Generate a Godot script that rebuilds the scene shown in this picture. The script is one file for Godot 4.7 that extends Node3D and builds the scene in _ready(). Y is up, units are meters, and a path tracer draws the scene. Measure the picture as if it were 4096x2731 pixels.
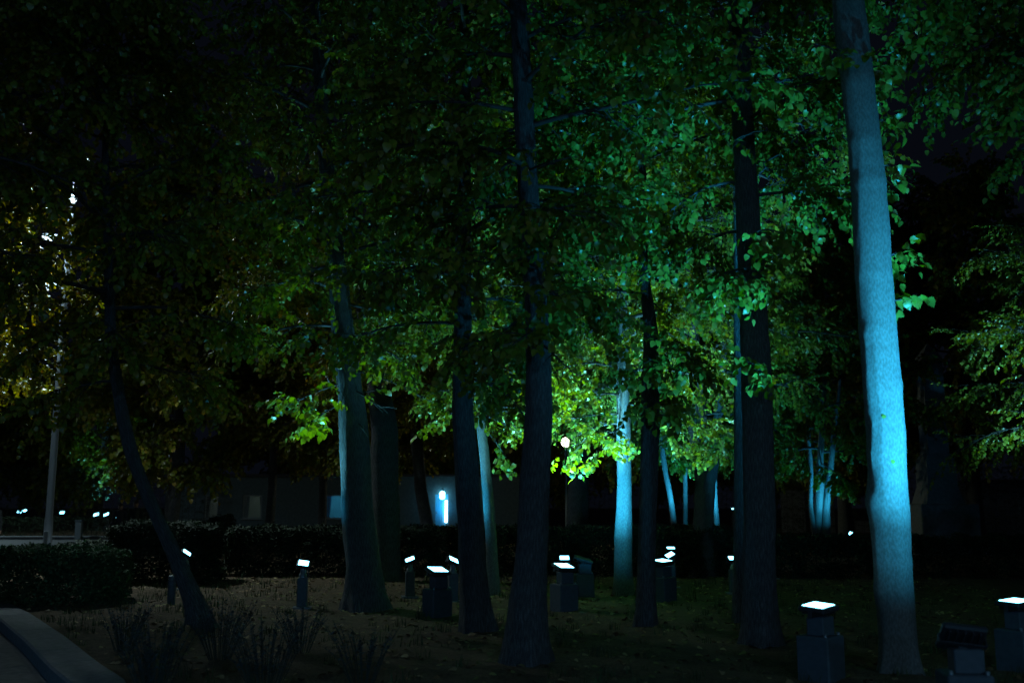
extends Node3D

# A grove of old linden trees at night, lit from below by cold floodlights on bollards.
# Metres, y up; the camera stands at the origin on the edge of a path and looks along -z.

var taken := {}
var rng := RandomNumberGenerator.new()
var rough := FastNoiseLite.new()
var fine := FastNoiseLite.new()
var mat := {}
var shape := {}

# ------------------------------------------------------------------ naming

func numbered(called: String) -> String:
	var n: int = taken.get(called, 0)
	taken[called] = n + 1
	return called if n == 0 else "%s_%03d" % [called, n]

func tag(o: Node3D, label: String, category: String, group := "") -> Node3D:
	o.set_meta("label", label)
	o.set_meta("category", category)
	if group != "":
		o.set_meta("group", group)
	return o

func thing(called: String, label: String, category: String, place := Vector3.ZERO, turn := 0.0, group := "") -> Node3D:
	var o := Node3D.new()
	o.name = numbered(called)
	add_child(o, true)
	o.position = place
	o.rotation.y = turn
	tag(o, label, category, group)
	return o

func structure(called: String, st: SurfaceTool, m: Material) -> MeshInstance3D:
	var o := obj(called, st, m, self)
	o.set_meta("kind", "structure")
	return o

func obj(called: String, st: SurfaceTool, m: Material, parent: Node) -> MeshInstance3D:
	st.generate_normals()
	return put(called, st.commit(), m, parent)

func put(called: String, mesh: Mesh, m: Material, parent: Node, xf := Transform3D.IDENTITY) -> MeshInstance3D:
	var o := MeshInstance3D.new()
	o.name = called if parent != self else numbered(called)
	o.mesh = mesh
	o.material_override = m
	o.transform = xf
	parent.add_child(o, true)
	return o

func many(called: String, mesh: Mesh, m: Material, spots: Array, tints: Array, parent: Node) -> MultiMeshInstance3D:
	var mm := MultiMesh.new()
	mm.transform_format = MultiMesh.TRANSFORM_3D
	mm.use_colors = true
	mm.mesh = mesh
	mm.instance_count = spots.size()
	for i in spots.size():
		mm.set_instance_transform(i, spots[i])
		mm.set_instance_color(i, tints[i])
	var o := MultiMeshInstance3D.new()
	o.name = called if parent != self else numbered(called)
	o.multimesh = mm
	o.material_override = m
	o.set_meta("kind", "stuff")
	parent.add_child(o, true)
	return o

# ------------------------------------------------------------------ shapes

func begin(smooth := true) -> SurfaceTool:
	var st := SurfaceTool.new()
	st.begin(Mesh.PRIMITIVE_TRIANGLES)
	st.set_smooth_group(0 if smooth else -1)
	return st

func tri(st: SurfaceTool, a: Vector3, b: Vector3, c: Vector3, inside: Vector3) -> void:
	var n := (b - a).cross(c - a)
	if n.dot((a + b + c) / 3.0 - inside) > 0.0:
		var k := b
		b = c
		c = k
	st.add_vertex(a)
	st.add_vertex(b)
	st.add_vertex(c)

func quad(st: SurfaceTool, a: Vector3, b: Vector3, c: Vector3, d: Vector3, inside: Vector3) -> void:
	tri(st, a, b, c, inside)
	tri(st, a, c, d, inside)

func box(st: SurfaceTool, xf: Transform3D, size: Vector3, bevel := 0.0) -> void:
	# a chamfered block centred on xf
	var h := size / 2.0
	var b := minf(bevel, minf(h.x, minf(h.y, h.z)) * 0.6)
	var mid := xf.origin
	st.set_smooth_group(-1)
	for axis in 3:
		var u := (axis + 1) % 3
		var v := (axis + 2) % 3
		for s in [-1.0, 1.0]:
			var p: Array = []
			for c in [[-1.0, -1.0], [1.0, -1.0], [1.0, 1.0], [-1.0, 1.0]]:
				var q := Vector3.ZERO
				q[axis] = s * h[axis]
				q[u] = c[0] * (h[u] - b)
				q[v] = c[1] * (h[v] - b)
				p.append(xf * q)
			quad(st, p[0], p[1], p[2], p[3], mid)
		if b > 0.0:
			for s in [-1.0, 1.0]:
				for t in [-1.0, 1.0]:
					var p: Array = []
					for c in [[0, -1.0], [0, 1.0], [1, 1.0], [1, -1.0]]:
						var q := Vector3.ZERO
						q[axis] = c[1] * (h[axis] - b)
						q[u] = s * (h[u] - (b if c[0] == 0 else 0.0))
						q[v] = t * (h[v] - (b if c[0] == 1 else 0.0))
						p.append(xf * q)
					quad(st, p[0], p[1], p[2], p[3], mid)
	if b > 0.0:
		for x in [-1.0, 1.0]:
			for y in [-1.0, 1.0]:
				for z in [-1.0, 1.0]:
					var k := Vector3(x, y, z)
					tri(st, xf * (k * Vector3(h.x, h.y - b, h.z - b)), xf * (k * Vector3(h.x - b, h.y, h.z - b)), xf * (k * Vector3(h.x - b, h.y - b, h.z)), mid)

func block(at: Vector3, size: Vector3, bevel := 0.0, turn := 0.0) -> SurfaceTool:
	var st := begin(false)
	box(st, Transform3D(Basis(Vector3.UP, turn), at), size, bevel)
	return st

func frame_of(d: Vector3) -> Basis:
	var y := d.normalized()
	var x := y.cross(Vector3(0.31, 0.2, 0.93) if absf(y.z) < 0.9 else Vector3.RIGHT).normalized()
	return Basis(x, y, x.cross(y))

func tube(st: SurfaceTool, pts: Array, radii: Array, sides: int, capped := true) -> void:
	st.set_smooth_group(0)
	var rings: Array = []
	var keep := frame_of(pts[1] - pts[0])
	for i in pts.size():
		var d: Vector3 = (pts[mini(i + 1, pts.size() - 1)] - pts[maxi(i - 1, 0)]).normalized()
		var x := (keep.x - d * keep.x.dot(d)).normalized()
		keep = Basis(x, d, x.cross(d))
		var ring: Array = []
		for k in sides:
			var a := TAU * k / sides
			ring.append(pts[i] + (keep.x * cos(a) + keep.z * sin(a)) * radii[i])
		rings.append(ring)
	for i in pts.size() - 1:
		var mid: Vector3 = (pts[i] + pts[i + 1]) / 2.0
		for k in sides:
			var n := (k + 1) % sides
			quad(st, rings[i][k], rings[i][n], rings[i + 1][n], rings[i + 1][k], mid)
	if capped:
		for e in [0, pts.size() - 1]:
			var inner: Vector3 = pts[1] if e == 0 else pts[e - 1]
			for k in range(1, sides - 1):
				tri(st, rings[e][0], rings[e][k], rings[e][k + 1], inner)

func lathe(st: SurfaceTool, xf: Transform3D, profile: Array, sides: int) -> void:
	# profile: [radius, height] from the bottom up
	st.set_smooth_group(0)
	for i in profile.size() - 1:
		var a: Array = profile[i]
		var b: Array = profile[i + 1]
		for k in sides:
			var s := TAU * k / sides
			var e := TAU * (k + 1) / sides
			var p := [Vector3(cos(s) * a[0], a[1], sin(s) * a[0]), Vector3(cos(e) * a[0], a[1], sin(e) * a[0]), Vector3(cos(e) * b[0], b[1], sin(e) * b[0]), Vector3(cos(s) * b[0], b[1], sin(s) * b[0])]
			var up: float = b[0] - a[0]
			var inward := Vector3(cos(s) + cos(e), 0, sin(s) + sin(e)).normalized() * signf(b[1] - a[1] + 1e-7) * maxf(absf(b[1] - a[1]), 1e-4) - Vector3.UP * up
			var mid: Vector3 = (p[0] + p[1] + p[2] + p[3]) / 4.0
			var t: Vector3 = xf * (mid - inward.normalized() * 0.01)
			if a[0] > 1e-5:
				tri(st, xf * p[0], xf * p[1], xf * p[2], t)
			if b[0] > 1e-5:
				tri(st, xf * p[0], xf * p[2], xf * p[3], t)

# ------------------------------------------------------------------ materials

func noise_image(w: int, h: int, frequency: float, octaves: int, seed_value: int, kind := FastNoiseLite.TYPE_SIMPLEX_SMOOTH) -> Image:
	var n := FastNoiseLite.new()
	n.noise_type = kind
	n.seed = seed_value
	n.frequency = frequency
	n.fractal_octaves = octaves
	return n.get_seamless_image(w, h)

func toned(a: Image, b: Image, low: Color, high: Color, share := 0.5) -> ImageTexture:
	var out := Image.create(a.get_width(), a.get_height(), false, Image.FORMAT_RGB8)
	for y in out.get_height():
		for x in out.get_width():
			var t := a.get_pixel(x, y).r * (1.0 - share) + b.get_pixel(x % b.get_width(), y % b.get_height()).r * share
			out.set_pixel(x, y, low.lerp(high, clampf((t - 0.2) / 0.6, 0.0, 1.0)))
	return ImageTexture.create_from_image(out)

func grey(a: Image, b: Image, share: float, ridged := false) -> ImageTexture:
	var out := Image.create(a.get_width(), a.get_height(), false, Image.FORMAT_R8)
	for y in out.get_height():
		for x in out.get_width():
			var v := a.get_pixel(x, y).r
			if ridged:
				v = 1.0 - pow(1.0 - minf(1.0, absf(v - 0.5) * 3.2), 2.0)
			v = v * (1.0 - share) + b.get_pixel(x % b.get_width(), y % b.get_height()).r * share
			out.set_pixel(x, y, Color(v, v, v))
	return ImageTexture.create_from_image(out)

func srgb(r: float, g: float, b: float) -> Color:
	return Color(r, g, b).linear_to_srgb()

func plain(called: String, c: Color, roughness := 0.8, metallic := 0.0) -> StandardMaterial3D:
	var m := StandardMaterial3D.new()
	m.resource_name = called
	m.albedo_color = c
	m.roughness = roughness
	m.metallic = metallic
	mat[called] = m
	return m

func grained(called: String, colour: Texture2D, relief: Texture2D, tile: float, deep: float, roughness: float, world := true) -> StandardMaterial3D:
	var m := plain(called, Color.WHITE, roughness)
	m.albedo_texture = colour
	if relief:
		m.heightmap_enabled = true
		m.heightmap_texture = relief
		m.heightmap_scale = deep
	if world:
		m.uv1_triplanar = true
		m.uv1_world_triplanar = true
		m.uv1_scale = Vector3.ONE / tile
	return m

func leafy(called: String, backlight: Color, roughness := 0.36) -> StandardMaterial3D:
	var m := plain(called, Color.WHITE, roughness)
	m.metallic_specular = 0.5
	m.vertex_color_use_as_albedo = true
	m.backlight_enabled = true
	m.backlight = backlight
	m.cull_mode = BaseMaterial3D.CULL_DISABLED
	return m

func glowing(called: String, c: Color, energy: float) -> StandardMaterial3D:
	var m := plain(called, Color(0.9, 0.9, 0.9), 0.3)
	m.emission_enabled = true
	m.emission = c
	m.emission_energy_multiplier = energy
	return m

func make_materials() -> void:
	var n1 := noise_image(512, 512, 0.012, 4, 11)
	var n2 := noise_image(512, 512, 0.06, 3, 12)
	var n3 := noise_image(256, 256, 0.2, 2, 13)
	# bark: noise squeezed sideways so that its ridges run up the trunk
	var tall := noise_image(512, 128, 0.03, 3, 14)
	tall.resize(512, 512, Image.INTERPOLATE_CUBIC)
	var rind := noise_image(512, 256, 0.16, 4, 15)
	rind.resize(512, 512, Image.INTERPOLATE_CUBIC)
	grained("bark", toned(tall, n2, srgb(0.055, 0.055, 0.055), srgb(0.2, 0.2, 0.195), 0.4), grey(tall, n2, 0.35, true), 1.0, 2.2, 0.9, false)
	grained("pale_bark", toned(rind, n1, srgb(0.09, 0.087, 0.078), srgb(0.29, 0.28, 0.255), 0.45), grey(rind, n2, 0.5), 1.0, 1.0, 0.85, false)
	mat.pale_bark.uv1_scale = Vector3(2.0, 1.5, 1.0)
	mat.bark.uv1_scale = Vector3(1.4, 1.1, 1.0)
	grained("twig", toned(n2, n3, srgb(0.03, 0.026, 0.022), srgb(0.085, 0.072, 0.06)), null, 0.3, 0.0, 0.85)
	grained("soil", toned(n1, n2, srgb(0.07, 0.046, 0.022), srgb(0.2, 0.13, 0.065), 0.6), grey(n2, n3, 0.4), 1.6, 2.5, 0.95)
	grained("concrete", toned(n1, n3, srgb(0.15, 0.16, 0.17), srgb(0.31, 0.325, 0.335), 0.6), grey(n2, n3, 0.6), 0.8, 0.25, 0.85)
	grained("paving", toned(n1, n3, srgb(0.12, 0.115, 0.105), srgb(0.27, 0.26, 0.24), 0.5), grey(n2, n3, 0.6), 0.9, 0.3, 0.85)
	grained("asphalt", toned(n1, n3, srgb(0.13, 0.13, 0.13), srgb(0.22, 0.22, 0.22), 0.6), grey(n3, n3, 0.5), 0.7, 0.3, 0.9)
	grained("plaster", toned(n1, n3, srgb(0.09, 0.125, 0.14), srgb(0.155, 0.2, 0.215), 0.5), grey(n3, n2, 0.5), 1.4, 0.2, 0.9)
	grained("stone", toned(n1, n3, srgb(0.14, 0.15, 0.16), srgb(0.27, 0.28, 0.29), 0.55), grey(n2, n3, 0.6), 1.1, 0.3, 0.8)
	grained("cast_block", toned(n1, n3, srgb(0.05, 0.072, 0.085), srgb(0.095, 0.12, 0.14), 0.5), grey(n3, n2, 0.5), 0.5, 0.12, 0.7)
	grained("timber", toned(tall, n3, srgb(0.12, 0.085, 0.055), srgb(0.30, 0.22, 0.15), 0.4), null, 0.6, 0.0, 0.8)
	plain("dark_metal", srgb(0.05, 0.055, 0.06), 0.45, 0.3)
	plain("grey_metal", srgb(0.19, 0.22, 0.24), 0.42, 0.5)
	plain("pole_paint", srgb(0.07, 0.085, 0.1), 0.5)
	plain("roof_metal", srgb(0.06, 0.06, 0.065), 0.6)
	plain("frame_paint", srgb(0.30, 0.32, 0.33), 0.5)
	plain("cloth", srgb(0.55, 0.52, 0.47), 0.9)
	plain("rose_cloth", srgb(0.3, 0.24, 0.23), 0.9)
	plain("blue_tinted", srgb(0.1, 0.42, 0.62), 0.9)  # on the curtains this blue is painted in place of reflected light
	plain("room_paint", srgb(0.38, 0.36, 0.32), 0.9)
	var glass := plain("glass", Color(0.7, 0.8, 0.85, 0.12), 0.03)
	glass.transparency = BaseMaterial3D.TRANSPARENCY_ALPHA
	glass.metallic_specular = 0.5
	leafy("leaf", Color(0.9, 0.79, 0.05))
	leafy("hedge_leaf", Color(0.2, 0.24, 0.08), 0.78)
	leafy("dry_leaf", Color(0.25, 0.2, 0.1), 0.75)
	leafy("clothing", Color.BLACK, 0.9).backlight_enabled = false
	glowing("flood_glow", Color(0.5, 0.88, 1.0), 8.0)
	glowing("lamp_glow", Color(0.85, 0.96, 1.0), 5.0)
	glowing("globe_glow", Color(1.0, 1.0, 0.9), 5.0)
	glowing("added_blue_glow", Color(0.3, 0.75, 1.0), 3.0)  # only for the added lamp behind the third window

# ------------------------------------------------------------------ foliage pieces

func leaf_colour() -> Color:
	var r := rng.randf()
	var k := rng.randf_range(0.7, 1.3)
	if r < 0.02:
		return Color(0.26, 0.13, 0.045) * k
	if r < 0.08:
		return Color(0.36, 0.29, 0.05) * k
	return Color(rng.randf_range(0.17, 0.26), 0.25, rng.randf_range(0.02, 0.04)) * k

func add_leaf(st: SurfaceTool, xf: Transform3D, c: Color) -> void:
	# heart-shaped, folded along its midrib, the tip curling down; base at the origin, tip along +x
	var mids := [Vector3(0, 0, 0), Vector3(0.3, 0.0, 0), Vector3(0.65, -0.03, 0), Vector3(1.02, -0.16, 0)]
	var rims := [Vector3(-0.07, 0.03, 0.2), Vector3(0.14, 0.09, 0.45), Vector3(0.45, 0.07, 0.45), Vector3(0.76, -0.02, 0.25)]
	st.set_color(c)
	for s in [1.0, -1.0]:
		var e: Array = []
		for p in rims:
			e.append(xf * Vector3(p.x, p.y, p.z * s))
		var m: Array = []
		for p in mids:
			m.append(xf * p)
		for t in [[m[0], e[0], e[1]], [m[0], e[1], m[1]], [m[1], e[1], e[2]], [m[1], e[2], m[2]], [m[2], e[2], e[3]], [m[2], e[3], m[3]]]:
			st.add_vertex(t[0])
			st.add_vertex(t[1] if s > 0 else t[2])
			st.add_vertex(t[2] if s > 0 else t[1])

func spray_places(length: float, count: int, size: float) -> Array:
	# leaves alternate along a drooping twig that starts at the origin and runs along +x
	var out: Array = []
	for i in count:
		var t := (i + 0.7) / count
		var p := Vector3(t * length, -0.14 * t * t * length + rng.randf_range(-0.02, 0.02), 0)
		var side := 1.0 if i % 2 == 0 else -1.0
		var turn := -side * rng.randf_range(0.5, 1.25) if i < count - 1 else 0.0
		var b := Basis(Vector3.UP, turn)
		b = b * Basis(Vector3.BACK, -rng.randf_range(-0.1, 1.35)) * Basis(Vector3.RIGHT, rng.randf_range(-0.9, 0.9))
		var k := size * rng.randf_range(0.7, 1.2)
		out.append(Transform3D(b.scaled_local(Vector3.ONE * k), p + b.x * 0.025))
	return out

func spray_mesh(length: float, count: int, size: float) -> ArrayMesh:
	var st := begin()
	st.set_color(Color(0.07, 0.05, 0.03))
	tube(st, [Vector3.ZERO, Vector3(length * 0.5, -0.035 * length, 0), Vector3(length, -0.14 * length, 0)], [0.006, 0.004, 0.002], 3, false)
	st.set_smooth_group(0)
	for xf in spray_places(length, count, size):
		add_leaf(st, xf, leaf_colour())
	st.generate_normals()
	return st.commit()

func tuft_mesh(count: int, size: float, reach: float, c: Color) -> ArrayMesh:
	# a knot of small leaves for clipped hedges
	var st := begin()
	for i in count:
		var b := Basis(Vector3.UP, rng.randf() * TAU) * Basis(Vector3.BACK, rng.randf_range(-0.4, 1.2)) * Basis(Vector3.RIGHT, rng.randf_range(-0.7, 0.7))
		var p := Vector3(rng.randf_range(-1, 1), rng.randf_range(-1, 1), rng.randf_range(-1, 1)) * reach
		add_leaf(st, Transform3D(b.scaled_local(Vector3(1.0, 1.0, 0.75) * size * rng.randf_range(0.7, 1.3)), p), c * rng.randf_range(0.6, 1.4))
	st.generate_normals()
	return st.commit()

func make_foliage() -> void:
	rng.seed = 40
	shape.sprays = [spray_mesh(0.55, 11, 0.1), spray_mesh(0.7, 14, 0.105), spray_mesh(0.45, 9, 0.095)]
	shape.leaves = []
	for i in 5:
		var st := begin()
		add_leaf(st, Transform3D(Basis(Vector3.RIGHT, 0.0), Vector3.ZERO), leaf_colour() if i else Color(0.28, 0.28, 0.05))
		st.generate_normals()
		shape.leaves.append(st.commit())
	shape.tufts = [tuft_mesh(14, 0.045, 0.07, Color(0.022, 0.042, 0.016)), tuft_mesh(14, 0.04, 0.07, Color(0.028, 0.046, 0.018))]
	shape.litter = []
	for c in [Color(0.3, 0.18, 0.08), Color(0.42, 0.29, 0.14), Color(0.2, 0.11, 0.05), Color(0.24, 0.22, 0.07)]:
		var st := begin()
		add_leaf(st, Transform3D(Basis.from_scale(Vector3(1, 1.6, 1)), Vector3(-0.5, 0, 0)), c)
		st.generate_normals()
		shape.litter.append(st.commit())

# ------------------------------------------------------------------ trees

func along(path: Array, h: float) -> Array:
	# [point, radius] of the trunk at height h; path holds [x, y, radius] in the trunk's own plane
	for i in path.size() - 1:
		if h <= path[i + 1][1] or i == path.size() - 2:
			var t: float = (h - path[i][1]) / (path[i + 1][1] - path[i][1])
			return [Vector3(lerpf(path[i][0], path[i + 1][0], t), h, 0.0), maxf(0.012, lerpf(path[i][2], path[i + 1][2], t))]
	return [Vector3.ZERO, 0.1]

func smoothed(path: Array, h: float) -> Array:
	var p := Vector3.ZERO
	var r := 0.0
	for k in [-0.2, -0.1, 0.0, 0.1, 0.2]:
		var a := along(path, clampf(h + k, path[0][1], path[-1][1]))
		p += a[0] / 5.0
		r += a[1] / 5.0
	p.y = h
	return [p, r]

func trunk_mesh(path: Array, seed_value: float, step: float, sides: int, knots: Array, ridge: float) -> ArrayMesh:
	var st := begin()
	var low: float = path[0][1]
	var high: float = path[-1][1]
	var rows := int(ceil((high - low) / step))
	var around := maxf(1.0, roundf(TAU * path[0][2] / 0.45))
	for i in rows + 1:
		var h := low + (high - low) * i / rows
		var s := smoothed(path, h)
		for k in sides + 1:
			var a := TAU * (k % sides) / sides
			var d := Vector3(cos(a), 0, sin(a))
			var r: float = s[1] * (1.0 + 0.1 * rough.get_noise_3d(d.x * 0.8 + seed_value, h * 0.7, d.z * 0.8))
			r += s[1] * exp(-maxf(h, 0.0) / 0.2) * (0.16 + 0.2 * sin(a * 4.0 + seed_value) + 0.1 * sin(a * 7.0 + seed_value * 2.0))
			r += ridge * fine.get_noise_3d(d.x * 9.0 + seed_value, h * 1.3, d.z * 9.0)
			for q in knots:
				r += q[2] * exp(-pow((h - q[0]) / q[3], 2.0)) * maxf(0.0, cos(a - q[1]))
			st.set_uv(Vector2(around * k / sides, h / 0.6))
			st.add_vertex(s[0] + d * r)
	for i in rows:
		for k in sides:
			var q := i * (sides + 1) + k
			for v in [q, q + sides + 1, q + 1, q + 1, q + sides + 1, q + sides + 2]:
				st.add_index(v)
	st.generate_normals()
	return st.commit()

func limb_points(from: Vector3, azimuth: float, rise: float, length: float, droop: float) -> Array:
	var pts := [from]
	var n := 7
	var d := Vector3(cos(azimuth) * cos(rise), sin(rise), sin(azimuth) * cos(rise))
	for i in n:
		d = (d + Vector3(rng.randf_range(-0.16, 0.16), rng.randf_range(-0.08, 0.1) - droop, rng.randf_range(-0.16, 0.16))).normalized()
		pts.append(pts[-1] + d * length / n)
	return pts

func grow(limb: Array, thick: float, spacing: float, reach: float, floor_y: float, spots: Array, leaf_size: float) -> SurfaceTool:
	# a limb with its twigs as one mesh; where sprays of leaves sit goes into spots
	var st := begin()
	var radii: Array = []
	for i in limb.size():
		radii.append(lerpf(thick, 0.006, float(i) / (limb.size() - 1)))
	tube(st, limb, radii, 6 if thick > 0.025 else 5, false)
	var total: float = limb[0].distance_to(limb[-1])
	var count := int(total / spacing)
	for k in count:
		var t := 0.22 + 0.78 * (k + rng.randf() * 0.8) / count
		var f := t * (limb.size() - 1)
		var i := mini(int(f), limb.size() - 2)
		var p: Vector3 = limb[i].lerp(limb[i + 1], f - i)
		var d: Vector3 = (limb[i + 1] - limb[i]).normalized()
		var turn := (1.0 if k % 2 == 0 else -1.0) * rng.randf_range(0.5, 1.25)
		var out := d.rotated(Vector3.UP, turn)
		out.y = out.y * 0.4 + rng.randf_range(-0.75, 0.6)
		out = out.normalized()
		var far := reach * rng.randf_range(0.55, 1.15) * (1.15 - 0.55 * t)
		var mid := p + out * far * 0.5
		out.y -= 0.22
		out = out.normalized()
		var end := mid + out * far * 0.5
		if end.y < floor_y:
			continue
		tube(st, [p, mid, end], [lerpf(0.011, 0.006, t), 0.006, 0.003], 3, false)
		for g in [0.3, 0.55, 0.8, 1.0]:
			var q: Vector3 = p.lerp(mid, g * 2.0) if g < 0.5 else mid.lerp(end, g * 2.0 - 1.0)
			var way := out if g == 1.0 else out.rotated(Vector3.UP, rng.randf_range(-1.2, 1.2))
			way.y += rng.randf_range(-0.9, 0.35)
			spots.append(spray_at(q, way, leaf_size))
	spots.append(spray_at(limb[-1], limb[-1] - limb[-2], leaf_size))
	return st

func spray_at(p: Vector3, way: Vector3, leaf_size: float) -> Transform3D:
	var x := way.normalized()
	var z := x.cross(Vector3.UP + Vector3(rng.randf_range(-0.4, 0.4), 0, rng.randf_range(-0.4, 0.4))).normalized()
	return Transform3D(Basis(x, z.cross(x), z).scaled_local(Vector3.ONE * leaf_size * rng.randf_range(0.8, 1.2)), p)

func tint() -> Color:
	var k := rng.randf_range(0.65, 1.25)
	return Color(k * rng.randf_range(0.85, 1.15), k, k * rng.randf_range(0.8, 1.1))

# openings in the leaves through which the lamps of the mast are seen: [from, to, radius]
var gaps := [[Vector3(-10.89, 8.99, -23.7), Vector3(-3.67, 4.1, -8.0), 0.17], [Vector3(-11.2, 8.03, -23.7), Vector3(-3.78, 3.77, -8.0), 0.05], [Vector3(-11.2, 6.8, -23.7), Vector3(-3.78, 3.35, -8.0), 0.05], [Vector3(2.16, 3.98, -40.0), Vector3(0.7, 2.37, -13.0), 0.07], [Vector3(-20.4, 5.7, -60.0), Vector3(-2.7, 2.15, -8.0), 0.02]]

func in_gap(p: Vector3) -> bool:
	for g in gaps:
		var q := Geometry3D.get_closest_point_to_segment(p, g[0], g[1])
		if q.distance_to(p) < g[2] + 0.14:
			return true
	return false

# o: top (height), low (where the crown starts), spread, limbs, seed; optional bark, leaf, twigs, floor, knots, step, sides, ridge, forks, sprigs
func tree(called: String, label: String, z: float, given: Array, o: Dictionary) -> Node3D:
	rng.seed = 1000 + int(o.seed)
	var foot := Vector3(given[0][0], 0, z)
	var t := thing(called, label, "tree", foot, 0.0, o.get("group", "trees of the grove"))
	var path: Array = []
	for p in given:
		path.append([p[0] - foot.x, p[1], p[2]])
	var last: Array = path[-1]
	var before: Array = path[-2]
	var lean: float = clampf((last[0] - before[0]) / (last[1] - before[1]), -0.12, 0.12)
	if o.top > last[1] + 0.5:
		var rise: float = o.top - last[1]
		path.append([last[0] + lean * rise * 0.4, last[1] + rise * 0.5, last[2] * 0.6])
		path.append([last[0] + lean * rise * 0.6, o.top, 0.025])
	var bark: Material = mat[o.get("bark", "bark")]
	put("trunk", trunk_mesh(path, float(o.seed) * 3.7, o.get("step", 0.12), o.get("sides", 22), o.get("knots", []), o.get("ridge", 0.008)), bark, t)
	for fork in o.get("forks", []):
		var f: Array = []
		for p in fork:
			f.append([p[0] - foot.x, p[1], p[2]])
		put("fork", trunk_mesh(f, float(o.seed) * 5.1, 0.15, 14, [], 0.006), bark, t)
	var spots: Array = []
	var leaf_size: float = o.get("leaf", 0.72)
	var n: int = int(o.limbs * 1.2)
	for i in n:
		var u := (i + rng.randf() * 0.7) / n
		var h: float = lerpf(o.low, o.top * 0.97, pow(u, 0.9))
		var from := along(path, h)
		var azimuth := i * 2.39996 + rng.randf_range(-0.35, 0.35) + float(o.seed)
		if o.has("face"):
			azimuth = o.face[0] + rng.randf_range(-1.0, 1.0) * o.face[1]
		var full: float = o.spread * (0.45 + 0.55 * minf(1.0, u / 0.2)) * (1.0 - 0.62 * maxf(0.0, (u - 0.3) / 0.7))
		var length := full * rng.randf_range(0.72, 1.12)
		var limb := limb_points(from[0], azimuth, lerpf(0.12, 0.85, u), length, lerpf(0.11, 0.02, u))
		var thick := minf(from[1] * 0.55, 0.014 + 0.009 * length)
		obj("branch", grow(limb, thick, o.get("twigs", 0.11), minf(1.1, 0.25 + length * 0.3), o.get("floor", o.low - 0.6), spots, leaf_size), mat.twig, t)
	var parts: Array = [[], [], []]
	var tints: Array = [[], [], []]
	for s in spots:
		if s.origin.y < o.get("floor", o.low - 0.6) or in_gap(s.origin + foot):
			continue
		var k := rng.randi() % 3
		parts[k].append(s)
		tints[k].append(tint())
	for k in 3:
		if parts[k].size():
			many("foliage", shape.sprays[k], mat.leaf, parts[k], tints[k], t)
	var leaves := 0
	for g in o.get("sprigs", []):
		# g: [start height, tip as a point in the world, twigs, reach]: a low branch whose leaves can be told apart
		var from := along(path, g[0])
		var tip: Vector3 = g[1] - foot
		var start: Vector3 = from[0]
		var bend: Vector3 = start.lerp(tip, 0.5) + Vector3(0, 0.18, 0) * start.distance_to(tip) * 0.5
		var limb: Array = []
		for i in 7:
			var w := i / 6.0
			limb.append(start.lerp(bend, w).lerp(bend.lerp(tip, w), w))
		var own: Array = []
		obj("branch", grow(limb, 0.016, start.distance_to(tip) / maxf(1.0, g[2]), g[3], -9.0, own, 1.0), mat.twig, t)
		for s in own:
			for xf in spray_places(0.3, 6, 0.09):
				if leaves < 290 and not in_gap(s.origin + foot):
					var b: Transform3D = s * xf
					put("leaf", shape.leaves[rng.randi() % 5], mat.leaf, t, b)
					leaves += 1
	for c in o.get("caught", []):
		# c: [height, direction]: a yellow leaf caught on the bark
		var s := smoothed(path, c[0])
		var out := Vector3(cos(c[1]), 0, sin(c[1]))
		put("leaf", shape.leaves[0], mat.leaf, t, Transform3D(Basis(Vector3.UP.rotated(out, 0.6), out, Vector3.UP.rotated(out, 0.6).cross(out)).scaled_local(Vector3.ONE * 0.045), s[0] + out * (s[1] + 0.009)))
	return t

# ------------------------------------------------------------------ lamps

func spot(parent: Node3D, place: Vector3, towards: Vector3, angle: float, energy: float, c: Color, size := 0.07) -> void:
	var l := SpotLight3D.new()
	l.name = "light"
	l.light_color = c
	l.light_energy = energy
	l.light_size = size
	l.spot_angle = angle
	l.spot_angle_attenuation = 1.0
	l.spot_attenuation = 2.0
	l.spot_range = 60.0
	l.shadow_enabled = true
	var up := Vector3.UP if absf(towards.normalized().y) < 0.95 else Vector3.BACK
	l.transform = Transform3D(Basis.looking_at(towards, up), place)
	parent.add_child(l, true)

const COLD := Color(0.45, 0.88, 1.0)
const BLUE := Color(0.19, 0.75, 1.0)  # the narrow spotlights on single trunks

# a floodlight head on a stub over a cast block; lean is how far the face tips from level, round where it tips to
func box_flood(label: String, x: float, z: float, turn: float, round_: float, lean: float, energy: float, angle := 32.0, aim := Vector3.ZERO, spill := 0.0, c := COLD) -> Node3D:
	var t := thing("bollard_floodlight", label, "floodlight", Vector3(x, 0, z), 0.0, "floodlights under the trees")
	obj("plinth", block(Vector3(0, 0.17, 0), Vector3(0.32, 0.44, 0.32), 0.012, turn), mat.cast_block, t)
	obj("stub", block(Vector3(0.02, 0.475, 0).rotated(Vector3.UP, turn), Vector3(0.21, 0.17, 0.17), 0.008, turn), mat.cast_block, t)
	for s in [-1.0, 1.0]:
		var bolt := begin()
		lathe(bolt, Transform3D(Basis.IDENTITY, Vector3(0.125 * s, 0.388, 0.12).rotated(Vector3.UP, turn)), [[0.017, 0.0], [0.017, 0.03], [0.0, 0.032]], 8)
		obj("bolt", bolt, mat.grey_metal, t)
	head(t, Vector3(0, 0.635, 0), turn, round_, lean, Vector2(0.31, 0.27), energy, angle, aim, spill, c)
	return t

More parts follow.
